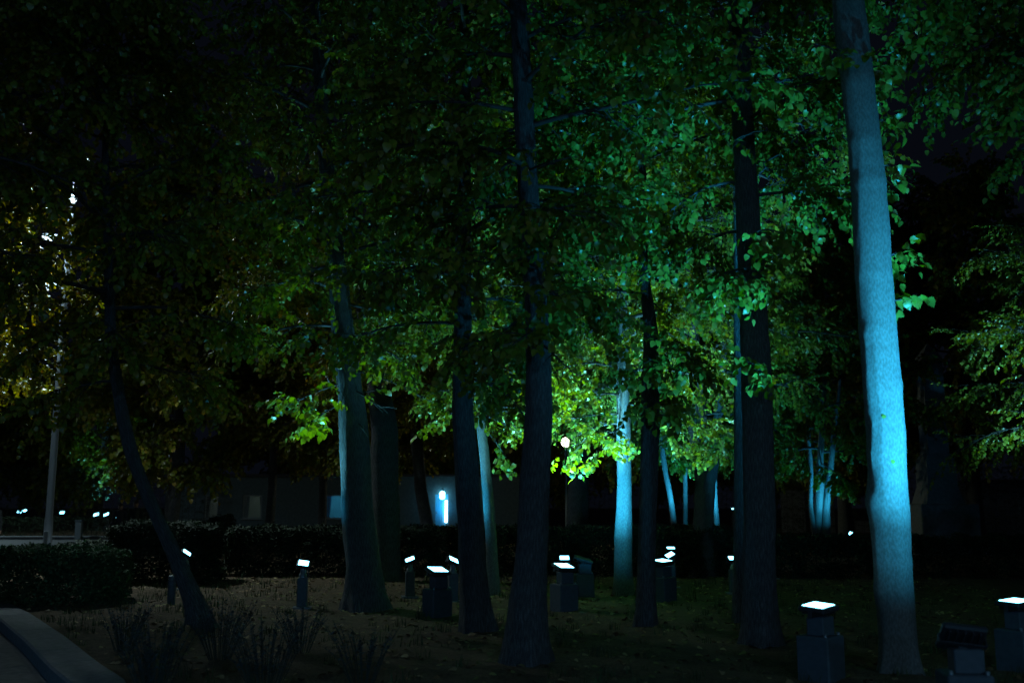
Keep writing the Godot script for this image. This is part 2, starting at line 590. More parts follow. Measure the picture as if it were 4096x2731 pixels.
func slim_flood(label: String, x: float, z: float, turn: float, round_: float, lean: float, energy: float, angle := 32.0, aim := Vector3.ZERO, high := 0.66, spill := 0.0, c := COLD) -> Node3D:
	var t := thing("slim_floodlight", label, "floodlight", Vector3(x, 0, z), 0.0, "floodlights under the trees")
	obj("base_plate", block(Vector3(0, 0.008, 0), Vector3(0.28, 0.03, 0.28), 0.004, turn), mat.grey_metal, t)
	obj("post", block(Vector3(0, high * 0.35, 0), Vector3(0.155, high * 0.7, 0.155), 0.01, turn), mat.cast_block, t)
	var neck := begin()
	lathe(neck, Transform3D(Basis.IDENTITY, Vector3(0, high * 0.7, 0)), [[0.06, 0.0], [0.06, 0.05], [0.045, 0.06], [0.045, high * 0.3 - 0.03]], 14)
	obj("neck", neck, mat.grey_metal, t)
	head(t, Vector3(0, high, 0), turn, round_, lean, Vector2(0.2, 0.17), energy, angle, aim, spill, c)
	return t

func head(t: Node3D, place: Vector3, turn: float, round_: float, lean: float, size: Vector2, energy: float, angle: float, aim: Vector3, spill: float, c: Color) -> void:
	# the face looks up, tipped by lean towards the compass direction round_ (0 is +x, counted towards -z)
	var b := Basis(Vector3(-sin(round_), 0, -cos(round_)), -lean) if lean != 0.0 else Basis.IDENTITY
	var n: Vector3 = b * Vector3.UP
	var want := Vector3(cos(round_), 0, -sin(round_))
	if n.dot(want) < 0.0:
		b = Basis(Vector3(-sin(round_), 0, -cos(round_)), lean)
		n = b * Vector3.UP
	b = b * Basis(Vector3.UP, turn)
	var housing := begin(false)
	box(housing, Transform3D(b, place), Vector3(size.x, 0.05, size.y), 0.014)
	for k in 5:
		box(housing, Transform3D(b, place + b * Vector3((k - 2) * size.x * 0.17, -0.036, 0)), Vector3(0.012, 0.028, size.y * 0.8), 0.0)
	var lamp := obj("lamp_head", housing, mat.dark_metal, t)
	var yoke := begin(false)
	box(yoke, Transform3D(Basis(Vector3.UP, turn), place + Vector3(0, -0.07, 0)), Vector3(0.07, 0.07, 0.05), 0.006)
	for k in [-1.0, 1.0]:
		box(yoke, Transform3D(b, place + b * Vector3(k * (size.x / 2.0 + 0.006), -0.03, 0)), Vector3(0.008, 0.075, 0.04), 0.002)
	box(yoke, Transform3D(b, place + b * Vector3(0, -0.066, 0)), Vector3(size.x + 0.02, 0.008, 0.04), 0.002)
	obj("yoke", yoke, mat.dark_metal, t)
	var cable := begin()
	var from: Vector3 = place + b * Vector3(size.x * 0.25, -0.05, -size.y * 0.3)
	tube(cable, [from, from + Vector3(0.02, -0.06, -0.03), from + Vector3(0.03, -0.16, 0.0), Vector3(from.x + 0.02, place.y * 0.5, from.z + 0.02), Vector3(from.x + 0.03, 0.0, from.z - 0.02)], [0.007, 0.007, 0.007, 0.007, 0.007], 6)
	obj("cable", cable, mat.dark_metal, t)
	if energy <= 0.0:
		return
	var face := begin(false)
	box(face, Transform3D(b, place + n * 0.0265), Vector3(size.x * 0.76, 0.006, size.y * 0.76), 0.0)
	obj("lamp_lens", face, mat.flood_glow, lamp)
	var way: Vector3 = (aim - t.position - place) if aim != Vector3.ZERO else n
	spot(t, place + n * 0.075, way, angle, energy, c)
	if spill > 0.0:
		# the wide part of the beam round its hot middle
		spot(t, place + n * 0.075, way, minf(angle * 1.65, 70.0), energy * spill, BLUE)

func disc_lamp(t: Node3D, from: Vector3, place: Vector3, face: Vector3, wide: float, energy: float, c: Color) -> void:
	var arm := begin()
	var pts: Array = []
	for i in 8:
		var w := i / 7.0
		pts.append(from.lerp(from.lerp(place, 0.5) + Vector3(0, 0.28, 0), w).lerp((from.lerp(place, 0.5) + Vector3(0, 0.28, 0)).lerp(place, w), w))
	tube(arm, pts, [0.035, 0.035, 0.032, 0.03, 0.03, 0.028, 0.028, 0.028], 8)
	obj("arm", arm, mat.grey_metal, t)
	var b := frame_of(-face)
	var st := begin()
	lathe(st, Transform3D(b, place), [[0.0, -0.012], [wide * 0.96, -0.012], [wide, 0.0], [wide, 0.03], [wide * 0.8, 0.07], [wide * 0.3, 0.1], [0.0, 0.105]], 22)
	var lamp := obj("lamp_head", st, mat.grey_metal, t)
	var g := begin()
	lathe(g, Transform3D(b, place), [[0.0, -0.024], [wide * 0.85, -0.022], [wide * 0.87, -0.014]], 22)
	obj("lamp_lens", g, mat.lamp_glow, lamp)
	spot(t, place + face * 0.09, face, 78.0, energy, c, 0.12)

func globe_lamp(label: String, x: float, z: float, energy: float, c := Color(0.42, 0.74, 1.0)) -> void:
	var t := thing("globe_lamp", label, "street lamp", Vector3(x, -0.1 if x < kerb_x(z) else 0.0, z), 0.0, "globe lamps along the paths")
	var st := begin()
	lathe(st, Transform3D.IDENTITY, [[0.09, -0.05], [0.09, 0.5], [0.05, 0.55], [0.045, 3.77], [0.08, 3.8], [0.0, 3.82]], 14)
	obj("pole", st, mat.grey_metal, t)
	var ball := begin()
	var prof: Array = []
	for i in 13:
		var a := -PI / 2 + PI * i / 12.0
		prof.append([0.19 * cos(a), 4.0 + 0.19 * sin(a)])
	lathe(ball, Transform3D.IDENTITY, prof, 20)
	obj("globe", ball, mat.globe_glow, t)
	var l := OmniLight3D.new()
	l.name = "light"
	l.position = Vector3(0, 4.0, 0)
	l.light_color = c
	l.light_energy = energy
	l.light_size = 0.18
	l.omni_range = 60.0
	l.shadow_enabled = true
	t.add_child(l, true)

func mast(label: String, x: float, z: float, high: float, heads: Array, energy: float, c: Color) -> Node3D:
	var t := thing("lamp_mast", label, "street lamp", Vector3(x, 0, z))
	var st := begin()
	lathe(st, Transform3D.IDENTITY, [[0.16, 0.0], [0.16, 0.05], [0.1, 0.06], [0.098, 1.2], [0.085, 1.24], [0.08, high * 0.6], [0.06, high], [0.0, high + 0.03]], 18)
	obj("pole", st, mat.pole_paint, t)
	var door := begin(false)
	box(door, Transform3D(Basis.IDENTITY, Vector3(0, 0.75, 0.094)), Vector3(0.09, 0.4, 0.02), 0.006)
	obj("service_door", door, mat.grey_metal, t)
	for h in heads:
		var out: Vector3 = Vector3(cos(h[1]), 0, sin(h[1])) * h[2]
		disc_lamp(t, Vector3(0, h[0] - 0.12, 0), Vector3(0, h[0], 0) + out, Vector3(out.x / h[2] * 0.3, -1.0, out.z / h[2] * 0.3).normalized(), 0.15, energy, c)
	return t

# ------------------------------------------------------------------ ground

var kerb_line := [Vector2(-2.2, 14), Vector2(-1.7, 4), Vector2(-1.5, 0), Vector2(-1.75, -4), Vector2(-2.5, -7), Vector2(-3.46, -9.31), Vector2(-4.09, -10.27), Vector2(-5.31, -12.26), Vector2(-6.92, -14.76), Vector2(-8.55, -17.1), Vector2(-10.17, -19.3), Vector2(-12.0, -22.5), Vector2(-12.9, -28), Vector2(-13.3, -36), Vector2(-14.0, -44), Vector2(-16.5, -48.2)]

func kerb_x(z: float) -> float:
	for i in kerb_line.size() - 1:
		var a: Vector2 = kerb_line[i]
		var b: Vector2 = kerb_line[i + 1]
		if z <= a.y and z >= b.y:
			return lerpf(a.x, b.x, (z - a.y) / (b.y - a.y))
	return -160.0 if z < -48.2 else -2.2

func ground_y(x: float, z: float) -> float:
	var edge := clampf((x - kerb_x(z)) / 1.2, 0.0, 1.0)
	return (rough.get_noise_2d(x * 1.1, z * 1.1) * 0.05 + fine.get_noise_2d(x * 5.0, z * 5.0) * 0.012) * edge

func sheet(rows: Array, columns: Array, left: bool) -> SurfaceTool:
	var st := begin()
	for z in rows:
		var x0 := kerb_x(z) if left else -160.0
		for c in columns:
			var x: float = x0 + c
			st.add_vertex(Vector3(x, ground_y(x, z), z))
	var w := columns.size()
	for r in rows.size() - 1:
		for c in w - 1:
			var q := r * w + c
			for v in [q, q + w, q + 1, q + 1, q + w, q + w + 1]:
				st.add_index(v)
	return st

func build_ground() -> void:
	var rows: Array = []
	var z := 13.9
	while z > -48.1:
		rows.append(z)
		z -= 0.22 if z < -5.0 and z > -26.0 else 0.8
	rows.append(-48.19)
	var columns: Array = []
	var x := 0.0
	while x < 22.0:
		columns.append(x)
		x += 0.22
	columns += [24.0, 28.0, 34.0, 44.0, 60.0, 90.0, 140.0, 180.0]
	structure("ground", sheet(rows, columns, true), mat.soil)
	var wide: Array = []
	for i in 41:
		wide.append(i * 8.0)
	structure("ground", sheet([-48.19, -52.0, -58.0, -66.0, -80.0, -100.0, -140.0, -200.0, -300.0], wide, false), mat.soil)
	# the path lies lower than the soil, left of the kerb
	var st := begin(false)
	box(st, Transform3D(Basis.IDENTITY, Vector3(-44, -0.25, -17.5)), Vector3(100, 0.26, 63), 0.0)
	var path := structure("path", st, mat.asphalt)
	# slabs laid along the kerb where the path is near
	rng.seed = 7
	var slab: Array = []
	for k in 3:
		var s := begin(false)
		box(s, Transform3D.IDENTITY, Vector3(0.392, 0.05, 0.392), 0.006)
		s.generate_normals()
		slab.append(s.commit())
	var d := Vector2(-1.22, -1.99).normalized()
	var n := Vector2(d.y, -d.x)
	for i in range(-4, 22):
		for j in range(0, 9):
			var p := Vector2(-4.09, -10.27) + d * (i * 0.4 - 1.5) + n * (0.74 + j * 0.4)
			if p.x - kerb_x(p.y) > -0.72 or p.y < -15.5:
				continue
			var xf := Transform3D(Basis(Vector3.UP, atan2(-d.x, -d.y)) * Basis(Vector3(rng.randf_range(-1, 1), 0, rng.randf_range(-1, 1)).normalized(), rng.randf_range(0, 0.006)), Vector3(p.x, -0.124 + rng.randf_range(-0.003, 0.003), p.y))
			put("paving_slab", slab[rng.randi() % 3], mat.paving, path, xf)
	# kerb stones
	var kerb := Node3D.new()
	kerb.name = "kerb"
	kerb.set_meta("kind", "structure")
	add_child(kerb, true)
	var curve := Curve2D.new()
	for i in range(2, 13):
		var p: Vector2 = kerb_line[i]
		curve.add_point(p)
	var total := curve.get_baked_length()
	var s := 0.0
	while s < total - 1.0:
		var stone := begin(false)
		var sec: Array = []
		for k in 4:
			var at := s + 0.006 + (0.988 * k) / 3.0
			var p := curve.sample_baked(at)
			var q := (curve.sample_baked(minf(at + 0.15, total)) - curve.sample_baked(maxf(at - 0.15, 0.0))).normalized()
			var across := Vector2(q.y, -q.x)
			if across.x > 0.0:
				across = -across
			var ring: Array = []
			for e in [[0.0, -0.3], [0.0, 0.02], [0.015, 0.035], [0.43, 0.03], [0.452, 0.008], [0.46, -0.3]]:
				var w: Vector2 = p + across * e[0]
				ring.append(Vector3(w.x, e[1], w.y))
			sec.append(ring)
		for k in 3:
			var mid := Vector3.ZERO
			for v in 6:
				mid += (sec[k][v] + sec[k + 1][v]) / 12.0
			for v in 6:
				quad(stone, sec[k][v], sec[k][(v + 1) % 6], sec[k + 1][(v + 1) % 6], sec[k + 1][v], mid)
		for e in [0, 3]:
			var inner: Vector3 = sec[1][3] * 0.5 + sec[2][0] * 0.5
			for v in range(1, 5):
				tri(stone, sec[e][0], sec[e][v], sec[e][v + 1], inner)
		obj("kerb_stone", stone, mat.concrete, kerb)
		s += 1.0
	var far := begin(false)
	box(far, Transform3D(Basis(Vector3.UP, 0.0), Vector3(-38, -0.1, -48.6)), Vector3(44, 0.28, 0.5), 0.02)
	structure("far_kerb", far, mat.concrete)

func build_litter() -> void:
	rng.seed = 91
	for k in 4:
		var spots: Array = []
		var tints: Array = []
		for i in 2600:
			var z := -6.5 - pow(rng.randf(), 0.8) * 17.0
			var x := rng.randf_range(-9.0, 9.0)
			if x < kerb_x(z) + 0.1 or rough.get_noise_2d(x * 2.0 + 40.0, z * 2.0) < rng.randf_range(-0.5, 0.3):
				continue
			var b := Basis(Vector3.UP, rng.randf() * TAU) * Basis(Vector3.RIGHT, rng.randf_range(-0.35, 0.35)) * Basis(Vector3.BACK, rng.randf_range(-0.3, 0.3))
			spots.append(Transform3D(b.scaled_local(Vector3.ONE * rng.randf_range(0.045, 0.09)), Vector3(x, ground_y(x, z) + 0.008, z)))
			var v := rng.randf_range(0.5, 1.3)
			tints.append(Color(v, v, v))
		many("fallen_leaves", shape.litter[k], mat.dry_leaf, spots, tints, self)
	# thin grass by the bush and between the trees
	var blade := begin()
	for i in 9:
		var a := rng.randf() * TAU
		var p := Vector3(rng.randf_range(-0.05, 0.05), 0, rng.randf_range(-0.05, 0.05))
		var o := Vector3(cos(a), 0, sin(a))
		var side := Vector3(-o.z, 0, o.x) * 0.004
		var h := rng.randf_range(0.05, 0.12)
		var mid := p + Vector3.UP * h * 0.6 + o * 0.012
		var tip := p + Vector3.UP * h + o * 0.045
		blade.set_color(Color(0.045, 0.08, 0.025) * rng.randf_range(0.7, 1.3))
		for t in [[p - side, mid - side * 0.7, p + side], [p + side, mid - side * 0.7, mid + side * 0.7], [mid - side * 0.7, tip, mid + side * 0.7]]:
			for v in t:
				blade.add_vertex(v)
	blade.generate_normals()
	var spots: Array = []
	var tints: Array = []
	for i in 5000:
		var z := rng.randf_range(-22.0, -7.0)
		var x := rng.randf_range(-9.5, 8.5)
		var bare := rough.get_noise_2d(x * 1.3 + 9.0, z * 1.3) - (0.1 if x < -4.5 else 0.42)
		if x < kerb_x(z) + 0.04 or bare < rng.randf_range(-0.4, 0.2):
			continue
		spots.append(Transform3D(Basis(Vector3.UP, rng.randf() * TAU).scaled(Vector3.ONE * rng.randf_range(0.7, 1.4)), Vector3(x, ground_y(x, z) - 0.005, z)))
		var v := rng.randf_range(0.6, 1.2)
		tints.append(Color(v * rng.randf_range(0.9, 1.3), v, v))
	many("grass", blade.commit(), mat.hedge_leaf, spots, tints, self)

# ------------------------------------------------------------------ hedges and plants

func hedge(called: String, label: String, category: String, place: Vector3, size: Vector3, per_metre: float, round_ := 0.0, group := "", leaf_tone := Color.WHITE) -> void:
	rng.seed = int(place.x * 31.0 + place.z * 17.0) + 500
	var t := thing(called, label, category, place, 0.0, group)
	var stems := begin()
	var n := int(maxf(4.0, size.x * 3.0))
	for i in n:
		var x := (i + 0.5) / n * size.x - size.x / 2.0
		var z := rng.randf_range(-0.2, 0.2) * size.z
		tube(stems, [Vector3(x, -0.05, z), Vector3(x + 0.03, size.y * 0.4, z * 1.3), Vector3(x + rng.randf_range(-0.1, 0.1), size.y * 0.85, z * 1.8)], [0.014, 0.01, 0.004], 4, false)
	obj("stems", stems, mat.twig, t).set_meta("kind", "stuff")
	var area := size.x * (size.y * 2.0 + size.z) + size.z * size.y * 2.0
	var parts: Array = [[], []]
	var tints: Array = [[], []]
	for i in int(area * per_metre):
		var p := Vector3(rng.randf_range(-0.5, 0.5), rng.randf_range(0.0, 1.0), rng.randf_range(-0.5, 0.5))
		# push most of them out to the skin
		var pick := rng.randf() * area
		if pick < size.x * size.y * 2.0:
			p.z = 0.5 * (1.0 if rng.randf() < 0.7 else -1.0) * (1.0 - pow(rng.randf(), 2.5) * 0.5)
		elif pick < size.x * (size.y * 2.0 + size.z):
			p.y = 1.0 - pow(rng.randf(), 2.5) * 0.4
		else:
			p.x = 0.5 * (1.0 if rng.randf() < 0.5 else -1.0) * (1.0 - pow(rng.randf(), 2.5) * 0.3)
		if round_ > 0.0:
			var q := Vector3(p.x * 2.0, p.y * 2.0 - 1.0, p.z * 2.0)
			var l := pow(pow(absf(q.x), 4.0) + pow(maxf(q.y, 0.0), 4.0) + pow(absf(q.z), 4.0), 0.25)
			if l > 1.0:
				q = Vector3(q.x / l, q.y / l if q.y > 0.0 else q.y, q.z / l)
			p = p.lerp(Vector3(q.x / 2.0, (q.y + 1.0) / 2.0, q.z / 2.0), round_)
		var w := p * size
		w += Vector3.ONE * rough.get_noise_3d(w.x * 1.5 + place.x, w.y * 1.5, w.z * 1.5) * 0.16 * Vector3(1, 0.8 * p.y, 1)
		w.y = maxf(w.y, 0.02)
		var k := rng.randi() % 2
		var b := Basis(Vector3.UP, rng.randf() * TAU) * Basis(Vector3.RIGHT, rng.randf_range(-0.6, 0.6))
		parts[k].append(Transform3D(b.scaled(Vector3.ONE * rng.randf_range(0.8, 1.3)), w))
		var v := rng.randf_range(0.6, 1.3)
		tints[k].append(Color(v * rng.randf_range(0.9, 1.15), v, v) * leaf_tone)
	for k in 2:
		many("foliage", shape.tufts[k], mat.hedge_leaf, parts[k], tints[k], t)

func stalk_plant(label: String, x: float, z: float, count: int, high: float, wide: float, seed_value: int) -> void:
	rng.seed = seed_value
	var t := thing("stalk_plant", label, "shrub", Vector3(x, ground_y(x, z), z), 0.0, "stalky plants by the kerb")
	var st := begin()
	for i in count:
		var a := rng.randf() * TAU
		var out := Vector3(cos(a), 0, sin(a)) * wide * sqrt(rng.randf())
		var root := out * 0.3
		var tip := out + Vector3(0, high * rng.randf_range(0.6, 1.1), 0)
		var mid := root.lerp(tip, 0.5) + Vector3(0, 0.06, 0)
		st.set_color(Color(0.05, 0.07, 0.05))
		tube(st, [root, mid, tip], [0.005, 0.004, 0.002], 3, false)
		st.set_smooth_group(0)
		var n := 11
		for k in n:
			var w := 0.25 + 0.72 * k / n
			var p := root.lerp(mid, w * 2.0) if w < 0.5 else mid.lerp(tip, w * 2.0 - 1.0)
			var b := Basis(Vector3.UP, k * 2.4 + rng.randf()) * Basis(Vector3.BACK, rng.randf_range(0.2, 0.9))
			add_leaf(st, Transform3D(b.scaled_local(Vector3(1.0, 1.0, 0.45) * rng.randf_range(0.03, 0.055)), p), Color(0.075, 0.105, 0.115) * rng.randf_range(0.6, 1.3))
	obj("foliage", st, mat.hedge_leaf, t).set_meta("kind", "stuff")

# ------------------------------------------------------------------ buildings and monument

func build_pavilion() -> void:
	var z := -58.0
	var t := thing("pavilion", "long low plastered pavilion with three curtained windows behind the hedge", "building", Vector3(-9.0, 0, z))
	var wall := begin(false)
	# the front wall in panels round its openings: [centre x, width] of each window
	var wins := [[-17.25, 0.78], [-14.9, 1.12], [-10.2, 1.05]]
	var sill := 0.72
	var top := 2.05
	var high := 3.08
	var at := -19.6
	var stops: Array = []
	for w in wins:
		stops.append([w[0] - w[1] / 2.0, w[0] + w[1] / 2.0, sill, top])
	stops.append([-4.42, -3.66, 0.02, 2.1])
	for s in stops:
		box(wall, Transform3D(Basis.IDENTITY, Vector3((at + s[0]) / 2.0 + 9.0, high / 2.0, 0)), Vector3(s[0] - at, high, 0.3))
		if s[2] > 0.1:
			box(wall, Transform3D(Basis.IDENTITY, Vector3((s[0] + s[1]) / 2.0 + 9.0, s[2] / 2.0, 0)), Vector3(s[1] - s[0] - 0.004, s[2], 0.294))
		box(wall, Transform3D(Basis.IDENTITY, Vector3((s[0] + s[1]) / 2.0 + 9.0, (high + s[3]) / 2.0, 0)), Vector3(s[1] - s[0] - 0.004, high - s[3], 0.294))
		at = s[1]
	box(wall, Transform3D(Basis.IDENTITY, Vector3((at + 1.6) / 2.0 + 9.0, high / 2.0, 0)), Vector3(1.6 - at, high, 0.3))
	# side and back walls, floor and ceiling
	for x in [-19.45, 1.45]:
		box(wall, Transform3D(Basis.IDENTITY, Vector3(x + 9.0, high / 2.0, -3.65)), Vector3(0.294, high - 0.01, 7.0))
	box(wall, Transform3D(Basis.IDENTITY, Vector3(0, high / 2.0, -7.3)), Vector3(21.2, high, 0.3))
	obj("wall", wall, mat.plaster, t)
	var inner := begin(false)
	box(inner, Transform3D(Basis.IDENTITY, Vector3(0, 0.06, -3.65)), Vector3(20.5, 0.1, 6.96))
	for x in [-16.0, -12.4, -6.0]:
		box(inner, Transform3D(Basis.IDENTITY, Vector3(x + 9.0, 1.58, -3.65)), Vector3(0.12, 2.9, 6.94))
	box(inner, Transform3D(Basis.IDENTITY, Vector3(0, 1.58, -3.2)), Vector3(20.5, 2.9, 0.1))
	obj("partition", inner, mat.room_paint, t)
	var roof := begin(false)
	box(roof, Transform3D(Basis.IDENTITY, Vector3(0, high + 0.09, -3.6)), Vector3(21.9, 0.16, 8.0), 0.02)
	obj("roof", roof, mat.roof_metal, t)
	for i in wins.size():
		var w: Array = wins[i]
		var c := Vector3(w[0] + 9.0, (sill + top) / 2.0, 0)
		var size := Vector2(w[1], top - sill)
		var frame := begin(false)
		for s in [-1.0, 1.0]:
			box(frame, Transform3D(Basis.IDENTITY, c + Vector3(s * (size.x / 2.0 - 0.035), 0, 0.06)), Vector3(0.06, size.y - 0.004, 0.08))
			box(frame, Transform3D(Basis.IDENTITY, c + Vector3(0, s * (size.y / 2.0 - 0.035), 0.06)), Vector3(size.x - 0.136, 0.06, 0.076))
		var win := obj("window", frame, mat.frame_paint, t)
		obj("pane", block(c + Vector3(0, 0, 0.06), Vector3(size.x - 0.13, size.y - 0.13, 0.006)), mat.glass, win)
		obj("sill", block(c + Vector3(0, -size.y / 2.0 - 0.03, 0.2), Vector3(size.x + 0.16, 0.05, 0.14), 0.01), mat.frame_paint, win)
		for s in [-1.0, 1.0]:
			var cloth := begin()
			var rows: Array = []
			var wide := size.x * (0.3 if s < 0 else 0.22)
			for k in 15:
				var u := k / 14.0
				var x0: float = c.x + s * (size.x / 2.0 - u * wide)
				rows.append([Vector3(x0, c.y + size.y / 2.0 + 0.05, -0.24 + 0.03 * sin(u * 26.0)), Vector3(x0 + s * u * 0.12, c.y - size.y / 2.0, -0.24 + 0.04 * sin(u * 26.0 + 0.5))])
			for k in 14:
				for f in [0.0, -0.006]:
					quad(cloth, rows[k][0] + Vector3(0, 0, f), rows[k + 1][0] + Vector3(0, 0, f), rows[k + 1][1] + Vector3(0, 0, f), rows[k][1] + Vector3(0, 0, f), c + Vector3(0, 0, -0.245))
			obj("curtain", cloth, mat.rose_cloth if i < 2 and s < 0 else (mat.blue_tinted if i == 2 else mat.cloth), win)  # third window's blue curtains stand in for blue light reflected in its pane
	# unseen room lamps; the blue one is added to imitate a pane reflection
	for r in [[-17.3, 0.14, Color(0.8, 0.95, 0.9)], [-14.3, 0.2, Color(0.75, 0.95, 0.9)], [-10.2, 1.6, Color(0.25, 0.75, 1.0)]]:
		var bulb := begin()
		lathe(bulb, Transform3D(Basis.IDENTITY, Vector3(r[0] + 9.0, 2.45, -1.4)), [[0.0, -0.07], [0.05, -0.05], [0.07, 0.0], [0.05, 0.05], [0.02, 0.07], [0.012, 0.5]], 12)
		obj("unseen_room_lamp", bulb, mat.globe_glow if r[0] < -12.0 else mat.added_blue_glow, t)
		var l := OmniLight3D.new()
		l.name = "light"
		l.position = Vector3(r[0] + 9.0, 2.3, -1.4)
		l.light_color = r[2]
		l.light_energy = r[1]
		l.light_size = 0.07
		l.omni_range = 20.0
		l.shadow_enabled = true
		t.add_child(l, true)
	# the lit entrance further right: blue door, upright tube lamp, round lamp above
	var x := -4.04
	var door := obj("door", block(Vector3(x + 9.0, 1.06, -0.02), Vector3(0.74, 2.06, 0.05), 0.008), mat.blue_tinted, t)
	var ribs := begin(false)
	for k in 4:
		box(ribs, Transform3D(Basis.IDENTITY, Vector3(x + 9.0 - 0.27 + k * 0.1, 1.06, 0.016)), Vector3(0.03, 1.9, 0.02), 0.004)
	obj("rib", ribs, mat.blue_tinted, door)
	obj("door_handle", block(Vector3(x + 9.0 - 0.3, 1.05, 0.03), Vector3(0.03, 0.14, 0.04), 0.008), mat.grey_metal, door)
	var strip := begin()
	tube(strip, [Vector3(x + 9.0 + 0.26, 0.5, 0.12), Vector3(x + 9.0 + 0.26, 1.75, 0.12)], [0.07, 0.07], 12)
	obj("tube_lamp", strip, mat.lamp_glow, t)
	var cap := begin()
	lathe(cap, Transform3D(Basis.IDENTITY, Vector3(x + 9.0 + 0.05, 2.0, 0.42)), [[0.0, -0.2], [0.12, -0.17], [0.17, -0.06], [0.15, 0.06], [0.17, 0.14], [0.12, 0.24], [0.0, 0.28]], 16)
	obj("wall_lamp", cap, mat.flood_glow, t)
	var arm := begin()
	tube(arm, [Vector3(x + 9.05, 2.25, 0.14), Vector3(x + 9.05, 2.42, 0.3), Vector3(x + 9.05, 2.29, 0.42)], [0.02, 0.02, 0.02], 8)
	obj("lamp_bracket", arm, mat.dark_metal, t)
	var l := OmniLight3D.new()
	l.name = "light"
	l.position = Vector3(x + 9.1, 1.3, 0.42)
	l.light_color = Color(0.25, 0.75, 1.0)
	l.light_energy = 0.4
	l.light_size = 0.1
	l.omni_range = 20.0
	l.shadow_enabled = true
	t.add_child(l, true)

func build_far_walls() -> void:
	var t := thing("garden_wall", "low brownish garden wall with taller end block behind the right-hand hedge", "wall", Vector3(17.5, 0, -56))
	for b in [[-1.9, 1.3, 2.3], [0.1, 0.55, 1.75], [1.0, 0.55, 0.62], [2.1, 1.2, 0.62], [3.4, 1.2, 0.62], [4.35, 0.6, 1.1], [5.5, 0.6, 1.1]]:
		obj("panel", block(Vector3(b[0], b[2] / 2.0 - 0.05, 0), Vector3(b[1], b[2] + 0.1, 0.3), 0.02), mat.stone, t)
	var shed := thing("shed", "plain windowed shed wall at the right edge beyond the monument", "building", Vector3(25.2, 0, -50))
	var wall := begin(false)
	for b in [[-1.65, 1.3, 0.7, 2.6], [0.9, 1.3, 1.8, 2.6], [3.6, 1.3, 1.8, 2.6]]:
		box(wall, Transform3D(Basis.IDENTITY, Vector3(b[0], b[1], 0)), Vector3(b[2], b[3], 0.25))
	for x in [-0.65, 2.25]:
		box(wall, Transform3D(Basis.IDENTITY, Vector3(x, 0.5, 0)), Vector3(1.292, 1.0, 0.246))
		box(wall, Transform3D(Basis.IDENTITY, Vector3(x, 2.35, 0)), Vector3(1.292, 0.5, 0.246))
	box(wall, Transform3D(Basis.IDENTITY, Vector3(1.2, 1.29, -3.0)), Vector3(6.5, 2.58, 0.25))
	obj("wall", wall, mat.stone, shed)
	for x in [-0.65, 2.25]:
		var f := begin(false)
		for s in [-1.0, 1.0]:
			box(f, Transform3D(Basis.IDENTITY, Vector3(x + s * 0.6, 1.55, 0.04)), Vector3(0.07, 1.08, 0.08))
			box(f, Transform3D(Basis.IDENTITY, Vector3(x, 1.55 + s * 0.5, 0.04)), Vector3(1.12, 0.07, 0.076))
		var w := obj("window", f, mat.frame_paint, shed)
		obj("pane", block(Vector3(x, 1.55, 0.04), Vector3(1.12, 0.92, 0.006)), mat.glass, w)
	obj("roof", block(Vector3(1.2, 2.68, -1.4), Vector3(6.9, 0.14, 3.9), 0.02), mat.roof_metal, shed)

func build_monument() -> void:
	var z := -33.0
	var k := 33.0 / 2287.0
	var t := thing("monument", "dark stone monument on a broad square plinth behind the leaning trunk", "monument", Vector3(13.95, 0, z))
	obj("step", block(Vector3(0, 0.12, 0), Vector3(2.6, 0.3, 2.6), 0.03), mat.stone, t)
	obj("plinth", block(Vector3(0, 0.92, 0), Vector3(1.86, 1.3, 1.86), 0.03), mat.stone, t)
	var st := begin(false)
	var a := [[0.62, 1.57], [0.48, 2.12], [0.46, 3.0], [0.34, 3.2], [0.32, 6.4], [0.0, 6.9]]
	st.set_smooth_group(-1)
	for i in a.size() - 1:
		for q in 4:
			var p: Array = []
			for c in [[a[i], q], [a[i], q + 1], [a[i + 1], q + 1], [a[i + 1], q]]:
				var ang: float = TAU * (c[1] + 0.5) / 4.0
				p.append(Vector3(cos(ang) * c[0][0] * 1.414, c[0][1], sin(ang) * c[0][0] * 1.414))
			quad(st, p[0], p[1], p[2], p[3], Vector3(0, (a[i][1] + a[i + 1][1]) / 2.0, 0))
	obj("shaft", st, mat.stone, t)

# ------------------------------------------------------------------ people

